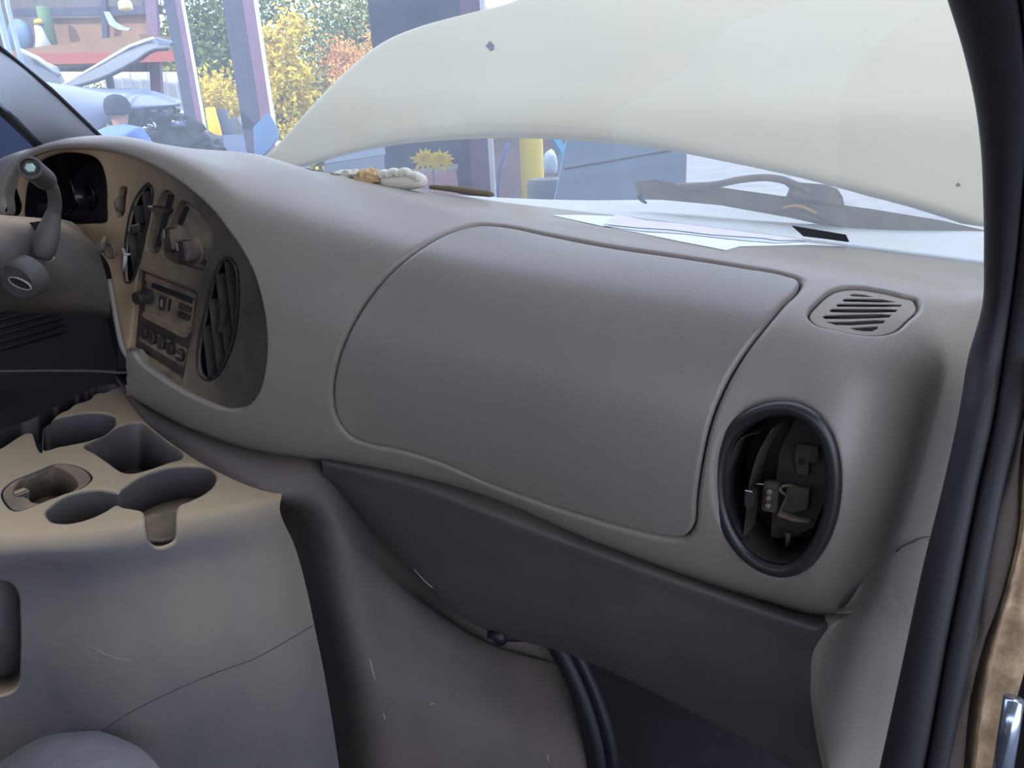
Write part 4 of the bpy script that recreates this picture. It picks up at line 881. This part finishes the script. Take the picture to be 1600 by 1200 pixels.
MB().add(*tube([P(328,168,9),P(335,200,9),P(340,224,9),P(344,262,9),P(362,400,9)],[.07,.09,.09,.09,.09],12)).build('leaning_post', mat('bright_yellow',(250,200,40),.5), None, label='bright yellow leaning post between the two left columns', cat='post')
MB().add(*tube([P(341,172,9.2),P(352,215,9.2),P(360,262,9.2),P(378,400,9.2)],[.12,.13,.13,.13],12)).build('leaning_post', M_stl, None, label='dark leaning post right beside the bright yellow one', cat='post')
bx('electrical_box', P(354,228,9.5)*[1,1,0]+[0,0,0], P(384,182,9.5)+[0,.3,0], mat('grey_box',(150,160,165),.6), None, label='grey block stack standing behind the dark leaning post', cat='block')
# blue cloth hanging at the tip of the hood
MB().add(*prism3([P(x, y, 1.745+.002*i) for i, (x, y) in enumerate([(396,200),(418,177),(424,182),(434,202),(436,215),(420,235),(403,250),(398,240)])], -fwd, -.004, .004)).build('blue_cloth', mat('blue_cloth',(150,190,245),.8,var=.05), None, smooth=False, label='light blue cloth hanging beside the left tip of the raised hood', cat='cloth')
# leaning light-blue panel right of the bollard
pl_o = [P(x, y, 2.6) for x, y in [(888,200),(1075,200),(1072,330),(1060,900),(850,900),(862,330),(870,290)]]
pn = MB().add(*prism3(pl_o, -fwd, -.03, .0, .006)).build('body_sheet', mat('pale_blue_panel',(176,202,240),.5,var=.03), None, smooth=False, label='pale blue body panel with a dark crease, right of the yellow bollard', cat='body panel')
MB().add(*tube([P(882,263,2.58),P(960,250,2.58),P(1050,234,2.58),P(1074,232,2.58)], .006, 8)).build('panel_crease', mat('crease',(120,130,150),.7), pn)
bx('tool_cabinet', P(765,240,5.2)*[1,1,0], P(905,170,5.2)+[0,.6,0], mat('cabinet_brown', (84, 74, 84), .8, var=.3, vscale=6), None, label='dark brown cabinet far behind the yellow bollard', cat='cabinet')
MB().add(*tube([P(860,205,2.9),P(880,238,2.9),P(882,300,2.9),P(882,860,2.9)], .02, 4)).build('blue_bracket', mat('sky_blue_paint',(90,180,220),.5), None, smooth=False, label='sky blue steel bracket behind the pale blue panel', cat='bracket')
jb = P(860,275,3.0); MB().add(*lathe([(.10,0),(.10,jb[2]-.03),(.09,jb[2]-.01),(.02,jb[2]-.005)], np.array([jb[0],jb[1],0]), EZ, 24)).build('steel_drum', mat('drum_grey',(120,124,132),.6), None, label='grey steel drum carrying the white plastic jug, behind the bollard', cat='drum', auto=.8)
blob('plastic_jug', mat('white_plastic',(222,230,238),.5), P(860,258,3.0), .03, .03, .06, 1.2, .08, label='white plastic jug beside the foot of the yellow bollard', cat='jug', sub=3)
MB().add(*tube([P(794,225,3.9),P(781,262,3.9),P(770,400,3.9),P(766,800,3.9)], .008, 8)).build('blue_rod', mat('blue_rod',(90,110,190),.5), None, label='thin blue rod leaning between column and bollard', cat='rod')
# white board pieces seen under hood at left
bd = MB().add(*prism3([P(x, y, 3.0) for x, y in [(507,246),(600,226),(602,241),(507,256)]], -fwd, -.02, 0)).build('white_board', mat('blue_white_board',(200,216,240),.6), None, smooth=False, label='long pale board under the hood edge left of the wide column', cat='board')
MB().add(*prism3([P(x, y, 3.0) for x, y in [(507,257),(600,242),(600,250),(600,700),(507,700),(507,268)]], -fwd, -.02, 0)).build('white_board', mat('grey_board',(170,182,204),.6), None, smooth=False, label='tall grey board standing behind and below the long pale board', cat='board')
MB().add(*prism3([P(x, y, 3.0) for x, y in [(462,256),(483,250),(483,266),(483,700),(462,700)]], -fwd, -.02, 0)).build('white_board', M_wht, None, smooth=False, label='short white board end near the hood tip', cat='board')
# red sign behind flower
MB().add(*prism3([P(x, y, 3.15) for x, y in [(640,264),(712,262),(716,292),(716,720),(640,720)]], -fwd, -.02, 0)).build('red_crate', mat('faded_red',(206,150,164),.7,var=.1), None, smooth=False, label='faded red crate behind the yellow flower', cat='crate')
MB().add(*prism3([P(x, y, 2.0) for x, y in [(653,264),(715,256),(715,264),(654,272)]], -fwd, -.004, 0)).build('white_label', M_wht, None, smooth=False, label='white strip right under the yellow flower', cat='strip')
fl = empty('yellow_flower', P(675,250,1.9), 'yellow daisy-like flower standing behind the windshield above the white strip', 'flower')
M_pet = mat('petal_yellow', (244, 214, 10), .6, var=.06); M_fc = mat('flower_centre', (232, 190, 10), .8)
for (cx, cy, R) in [(664,250,.042),(689,251,.038)]:
    c = P(cx, cy, 1.9)
    for k in range(26):
        a = 2*math.pi*k/13+random.random()*.3; d = rt*math.cos(a)+up*math.sin(a)*.85; s = np.cross(d, -fwd); Lp = R*(.8+.35*random.random())*(1 if k < 13 else .7); tw = .006 if k >= 13 else 0
        V = [c+s*.002, c+d*Lp*.6+s*.006-fwd*(.010+tw), c+d*Lp-fwd*(.004+tw), c+d*Lp*.6-s*.006-fwd*(.010+tw), c-s*.002]
        V2 = [v+fwd*.001 for v in V]; MB().add(V+V2, [(0,1,2,3,4),(9,8,7,6,5),(0,5,6,1),(1,6,7,2),(2,7,8,3),(3,8,9,4)]).build('petal', M_pet, fl, smooth=False)
    MB().add(*lathe([(.006,-.002),(.007,.008),(.005,.012),(.002,.013)], c, -fwd, 16)).build('flower_head', M_fc, fl)
MB().add(*tube([P(676,256,1.9), P(678,300,1.9)-EZ*.1], .002, 6)).build('stem', mat('stem',(80,110,60),.7), fl)

# trees
M_barkt = mat('bark', (92, 80, 66), .9, bump=.01, bscale=30)
LV = [mat('leaf_yellow', (214, 190, 72), .8, var=.25, vscale=3), mat('leaf_green', (92, 110, 60), .8, var=.3, vscale=3), mat('leaf_orange', (206, 150, 90), .8, var=.2, vscale=3), mat('leaf_olive', (134, 138, 86), .8, var=.3, vscale=3)]
def tree(px, py, Y, H, R, mi, n, label, leaf=.10, dens=1.0):
    n = int(n*2.2); leaf *= .85
    b = P(px, py, Y); b = np.array([b[0], b[1], 0.0]); e = empty('tree', b, label, 'tree', 'trees beyond the shed')
    tp = b+EZ*H*.75+EX*RNG.normal()*.2
    Bm = MB(); Bm.add(*tube([b, b+EZ*H*.3+EX*.05, b+EZ*H*.55-EX*.08, tp], [H*.022, H*.018, H*.012, .01], 8))
    cs = []
    for k in range(9):
        a = RNG.uniform(0, 6.28); s = b+EZ*H*RNG.uniform(.25, .6); q = s+np.array([math.cos(a), math.sin(a), 0])*R*RNG.uniform(.45, .8)+EZ*H*RNG.uniform(.08, .3)
        Bm.add(*tube([s, (s+q)/2+EZ*.1, q], [H*.008, H*.005, .006], 5)); cs.append(q)
    Bm.build('trunk', M_barkt, e)
    cs = np.array(cs+[tp]+[b+EZ*H*RNG.uniform(.15, .9)+np.array([RNG.normal()*R*.5, RNG.normal()*R*.5, 0]) for _ in range(14)])
    ci = cs[RNG.integers(0, len(cs), n)]; p = ci+RNG.normal(size=(n, 3))*R*.23
    a = RNG.normal(size=(n, 3)); a /= np.linalg.norm(a, axis=1, keepdims=True); c = RNG.normal(size=(n, 3)); c = np.cross(a, c); c /= np.linalg.norm(c, axis=1, keepdims=True)
    s = leaf*RNG.uniform(.6, 1.3, (n, 1)); V = np.stack([p-a*s, p-c*s*.5, p+a*s, p+c*s*.5], 1).reshape(-1, 3)
    me = bpy.data.meshes.new('foliage'); me.from_pydata(V.tolist(), [], (np.arange(n*4).reshape(-1, 4)).tolist()); me.materials.append(LV[mi])
    o = bpy.data.objects.new('foliage', me); COL.objects.link(o); attach(o, e); o['kind'] = 'stuff'
tree(345,160,16,5.5,1.6,1,5000,'dark green tree seen between the two left steel columns')
tree(318,150,13,2.9,.9,0,3000,'low bright yellow tree at the left column, below the dark green crown', .08)
tree(350,190,19,2.6,1.6,3,3000,'olive bush behind the bright yellow leaning post', .1)
tree(430,120,14,4.2,.75,0,3200,'yellow-leaved tree just right of the dark blue column', .08)
tree(470,150,19,3.2,2.2,3,6000,'wide olive tree above the hood tip', .10)
tree(520,120,21,5.0,2.0,1,4500,'thin green tree with sky showing through, above the hood slope', .09)
tree(580,110,18,4.2,1.2,2,2000,'sparse orange autumn tree left of the wide column', .07)
tree(255,110,17,4.6,1.3,0,4000,'yellow tree seen through the shop opening left of the farthest column', .1)
tree(620,120,24,7,2.5,3,4000,'tall olive tree behind the wide steel column', .12)
tree(210,120,22,4.0,2.2,3,3000,'olive tree beyond the white fence panels', .12)
tree(540,160,26,2.5,4,3,5000,'distant olive hedge tree low over the hood slope', .12)
tree(430,160,27,3.0,3.5,2,4000,'distant orange-brown tree near the short bollards', .12)
M_sign = mat('orange_foliage', (210, 160, 110), .8, var=.3, vscale=10)

# shop interior at the left: shelf, fence, cars, mechanic
M_wood = mat('brown_board', (140, 110, 88), .8, var=.12, vscale=3); M_redb = mat('red_beam', (160, 84, 76), .7, var=.08)
rk = empty('storage_rack', P(160,90,9), 'tall storage rack with red beam and brown boards at the back of the shop', 'rack')
def slabp(name, pts, Y, m, parent, th=.05, **kw): return MB().add(*prism3([P(x, y, Y) for x, y in pts], -EY, -th, 0)).build(name, m, parent, smooth=False, **kw)
slabp('red_beam', [(20,84),(275,80),(275,96),(20,102)], 8.42, M_redb, rk)
slabp('brown_board', [(82,28),(160,28),(160,80),(82,82)], 9.1, M_wood, rk); slabp('brown_board', [(163,26),(236,20),(236,78),(163,80)], 9.1, M_wood, rk)
slabp('upper_beam', [(20,14),(250,8),(250,22),(20,26)], 9.0, M_stl, rk)
bx('shelf', P(20,86,9.0)-[0,.55,.03], P(270,82,9.0)+[0,.4,.0], M_wood, rk)
slabp('rack_upright', [(154,-60),(162,-60),(170,110),(240,470),(232,470),(162,110)], 8.95, M_stl, rk); slabp('rack_upright', [(222,-60),(240,-60),(252,150),(300,470),(284,470),(236,150)], 8.95, M_stp, rk)
slabp('back_board', [(-60,-60),(240,-60),(240,112),(-60,112)], 9.4, mat('shop_dark',(96,92,98),.8,var=.2), rk)
MB().add(*tube([P(66,10,8.8),P(74,45,8.8),P(84,80,8.8)], [.09,.10,.08], 12)).build('green_bottle', mat('dull_green',(92,120,92),.7), None, label='tall dull green tube on the red-beamed rack', cat='tube')
MB().add(*tube([P(60,40,8.7),P(66,60,8.7),P(72,84,8.7)], [.06,.09,.16], 12)).build('white_funnel', mat('dull_white',(196,196,192),.6), None, label='off-white funnel shaped bag left of the green tube', cat='bag')
blob('yellow_jug', mat('dull_yellow',(210,180,90),.7), P(61,35,8.7), .07,.07,.05, 2, .1, sub=3, label='small yellow jug above the off-white bag', cat='jug')
MB().add(*lathe([(.22,-.05),(.24,0),(.22,.05)], P(32,56,8.75), -EY, 28)).build('blue_drum', mat('dull_blue',(96,126,160),.6), None, label='dull blue round drum at the far left of the rack', cat='drum')
MB().add(*prism3([P(x, y, 8.5) for x, y in [(162,18),(168,18),(178,34),(192,42),(204,44),(200,48),(184,46),(170,38)]], -EY, -.03, 0)).build('headlamp_shell', mat('clear_plastic',(170,190,214),.3), None, smooth=False, label='curved clear plastic shell hanging on the rack', cat='shell')
blob('work_lamp', mat('cream_lamp',(232,214,160),.5), P(196,10,8.4), .10,.08,.10, 5, .1, sub=3, label='cream lamp shade high on the rack beside the curved shell', cat='lamp')
# white fence of separate panels
fe = empty('panel_fence', P(220,128,11), 'low fence of white vertical panels behind the parked car', 'fence')
xs = np.linspace(160, 285, 10)
for i in range(9): slabp('panel', [(xs[i]+.6,113-i*.1),(xs[i+1]-.6,113-i*.1),(xs[i+1]+70,460),(xs[i]+70,460)], 11+.02*(i % 2), M_wht, fe, .03)
# car with raised hood
M_carb = mat('car_blue_grey', (112, 126, 158), .35, var=.03); M_card = mat('engine_dark', (52, 54, 66), .6, var=.3, vscale=20)
ca = empty('parked_car', P(200,200,5.6), 'grey-blue car with its bonnet up being worked on behind the mechanic', 'car')
HB = Net([[P(90,135,6.2),P(150,100,6.2),P(200,70,6.2),P(240,58,6.2),P(268,62,6.2)],[P(94,136,5.9),P(155,106,5.9),P(205,80,5.9),P(243,68,5.9),P(266,70,5.9)],[P(100,137,5.4),P(160,120,5.4),P(210,95,5.4),P(240,76,5.4),P(262,73,5.4)]], raw=True)
netobj(HB, 'bonnet', mat('bonnet_dark',(56,60,76),.4), ca, thick=.03)
MB().add(*tube([P(94,136,6.0),P(150,104,6.0),P(205,72,6.0),P(240,60,6.0)], .018, 8)).build('bonnet_edge', M_wht, ca)
slabp('bonnet_tip', [(240,58),(252,62),(268,66),(266,70),(250,71)], 5.85, M_carb, ca)
slabp('windscreen', [(25,76),(85,105),(100,136),(60,150),(25,140)], 6.6, mat('car_glass',(120,130,150),.2), ca)
MB().add(*tube([P(30,78,6.5),P(60,92,6.5),P(92,116,6.5)], .03, 8)).build('roof_pillar', mat('pillar_pale',(160,168,176),.5), ca)
FB = Net([[P(20,120,5.4),P(100,132,5.4),P(160,138,5.4),P(230,140,5.4),P(283,156,5.4)],[P(20,140,5.2),P(100,145,5.2),P(160,150,5.2),P(230,152,5.2),P(282,160,5.2)],[P(60,190,5.15),P(110,180,5.15),P(160,168,5.15),P(215,166,5.15),P(278,163,5.15)],[P(60,260,5.2),P(110,240,5.2),P(160,200,5.2),P(200,176,5.2),P(262,170,5.2)]], raw=True)
netobj(FB, 'fender', M_carb, ca, thick=.02)
blob('engine_bay', M_card, P(245,215,5.7), .42,.3,.26, 4, .25, parent=ca, sub=4)
blob('engine_bay', M_card, P(300,240,5.9), .3,.3,.22, 9, .25, parent=ca, sub=4)
for i in range(10):
    x, y = 226+RNG.uniform(0, 70), 178+RNG.uniform(0, 42); blob('engine_part', [M_chr, M_card, M_carb][i % 3], P(x, y, 5.3), .05,.04,.04, i, .3, parent=ca, sub=2)
MB().add(*tube(crom([P(268,165,5.2),P(285,185,5.2),P(297,210,5.2),P(300,235,5.2)], False, .05), .008, 8)).build('coolant_hose', M_gask, ca)
bx('car_body', P(110,240,5.9)*[1,1,0]+[0,0,.3], P(262,215,5.9)+[0,1.2,0], M_carb, ca)
# mechanic
mz = P(185,176,4.9); zt = mz[2]; X, Yp = mz[0], mz[1]
me_ = empty('person', (X, Yp, 0), 'person in a dark beanie and blue work shirt bending over the car, seen from behind', 'person')
M_skin = mat('skin', (190, 140, 116), .6); M_shirt = mat('blue_shirt', (96, 128, 206), .8, bump=.004, bscale=12); M_pants = mat('work_trousers', (50, 56, 76), .85); M_bean = mat('beanie', (44, 48, 66), .9)
def v3(dx, dy, dz): return np.array([X+dx, Yp+dy, zt+dz])
skinny('body', M_skin, [[(v3(0,0,-.22),.06),(v3(0,-.01,-.10),.056),(v3(0,.01,.0),.088),(v3(0,0,.06),.08)]], me_)
skinny('shirt', M_shirt, [[(v3(0,-.05,-.72),.17),(v3(0,-.06,-.5),.17),(v3(0,-.03,-.28),.18),(v3(0,0,-.15),.13),(v3(0,0,-.09),.07)], [3,(v3(-.17,-.02,-.19),.095),(v3(-.27,.10,-.48),.058),(v3(-.2,.32,-.56),.045)], [3,(v3(.17,-.02,-.19),.095),(v3(.27,.10,-.48),.058),(v3(.2,.32,-.56),.045)]], me_)
skinny('trousers', M_pants, [[(v3(0,-.05,-.76),.15),(v3(-.1,-.03,-.95),.095),(v3(-.11,.0,-1.3),.07),(v3(-.12,-.03,-zt+.07),.05),(v3(-.12,.1,-zt+.045),.045)], [0,(v3(.1,-.03,-.95),.095),(v3(.11,.0,-1.3),.07),(v3(.12,-.03,-zt+.07),.05),(v3(.12,.1,-zt+.045),.045)]], me_)
for s in (-1, 1):
    hx = v3(.19*s, .34, -.57); skinny('hand', M_skin, [[(hx,.03),(hx+[0,.05,-.01],.034),(hx+[-.02,.09,-.02],.011),(hx+[-.02,.13,-.03],.009)], [1,(hx+[0,.10,-.02],.011),(hx+[0,.14,-.03],.009)], [1,(hx+[.02,.09,-.02],.011),(hx+[.02,.13,-.03],.009)], [1,(hx+[-.035,.08,-.02],.010),(hx+[-.035,.11,-.03],.008)], [0,(hx+[-.04*s,.04,.0],.012),(hx+[-.05*s,.07,0],.010)]], me_, lvl=1)
    MB().add(*lathe([(.02,-.008),(.022,0),(.012,.01)], v3(.088*s, 0, -.01), EX*s, 14)).build('ear', M_skin, me_)
MB().add(*lathe([(.098,-.02),(.106,.0),(.108,.03),(.104,.075),(.085,.115),(.05,.14),(.015,.148)], v3(0,0,.0), EZ, 28)).build('beanie', M_bean, me_)
# garage frame pieces at top left
fr = empty('door_frame', P(10,20,5), 'pale blue steel door frame at the far left behind the windshield pillar', 'frame')
for (a, b, w) in [(-8,28,.05),(8,50,.035)]:
    MB().add(*tube([P(a-5,-60,4.5),P(a+4,10,4.5),P(a+20,75,4.5),P(a+32,120,4.5)], w*.5, 8)).build('frame_bar', mat('pale_frame',(180,200,236),.5), fr)
# unseen shed cover, added and sized to keep the sun off the van
bx('shade_roof', (-14, -5.2, 4.6), (2.8, 1.0, 4.75), mat('shade_roof_sheet', (150, 152, 158), .7), kind='structure')
M_block_shop = mat('light_block_wall', (128, 112, 98), .8)
bx('light_block_rear', (-14, -8.2, 0), (-2, -8, 4.7), M_block_shop, kind='structure')  # unseen, added behind the van to cut low-angle light
bx('light_block_side', (-14.2, -8, 0), (-14, 9.6, 4.7), M_block_shop, kind='structure')  # added on the left as a darkish screen against low light
bx('light_block_shop', (3.0, .6, 0), (3.8, 6.5, 4.7), M_block_shop, kind='structure')  # unseen blocker added on the right against light from the front right
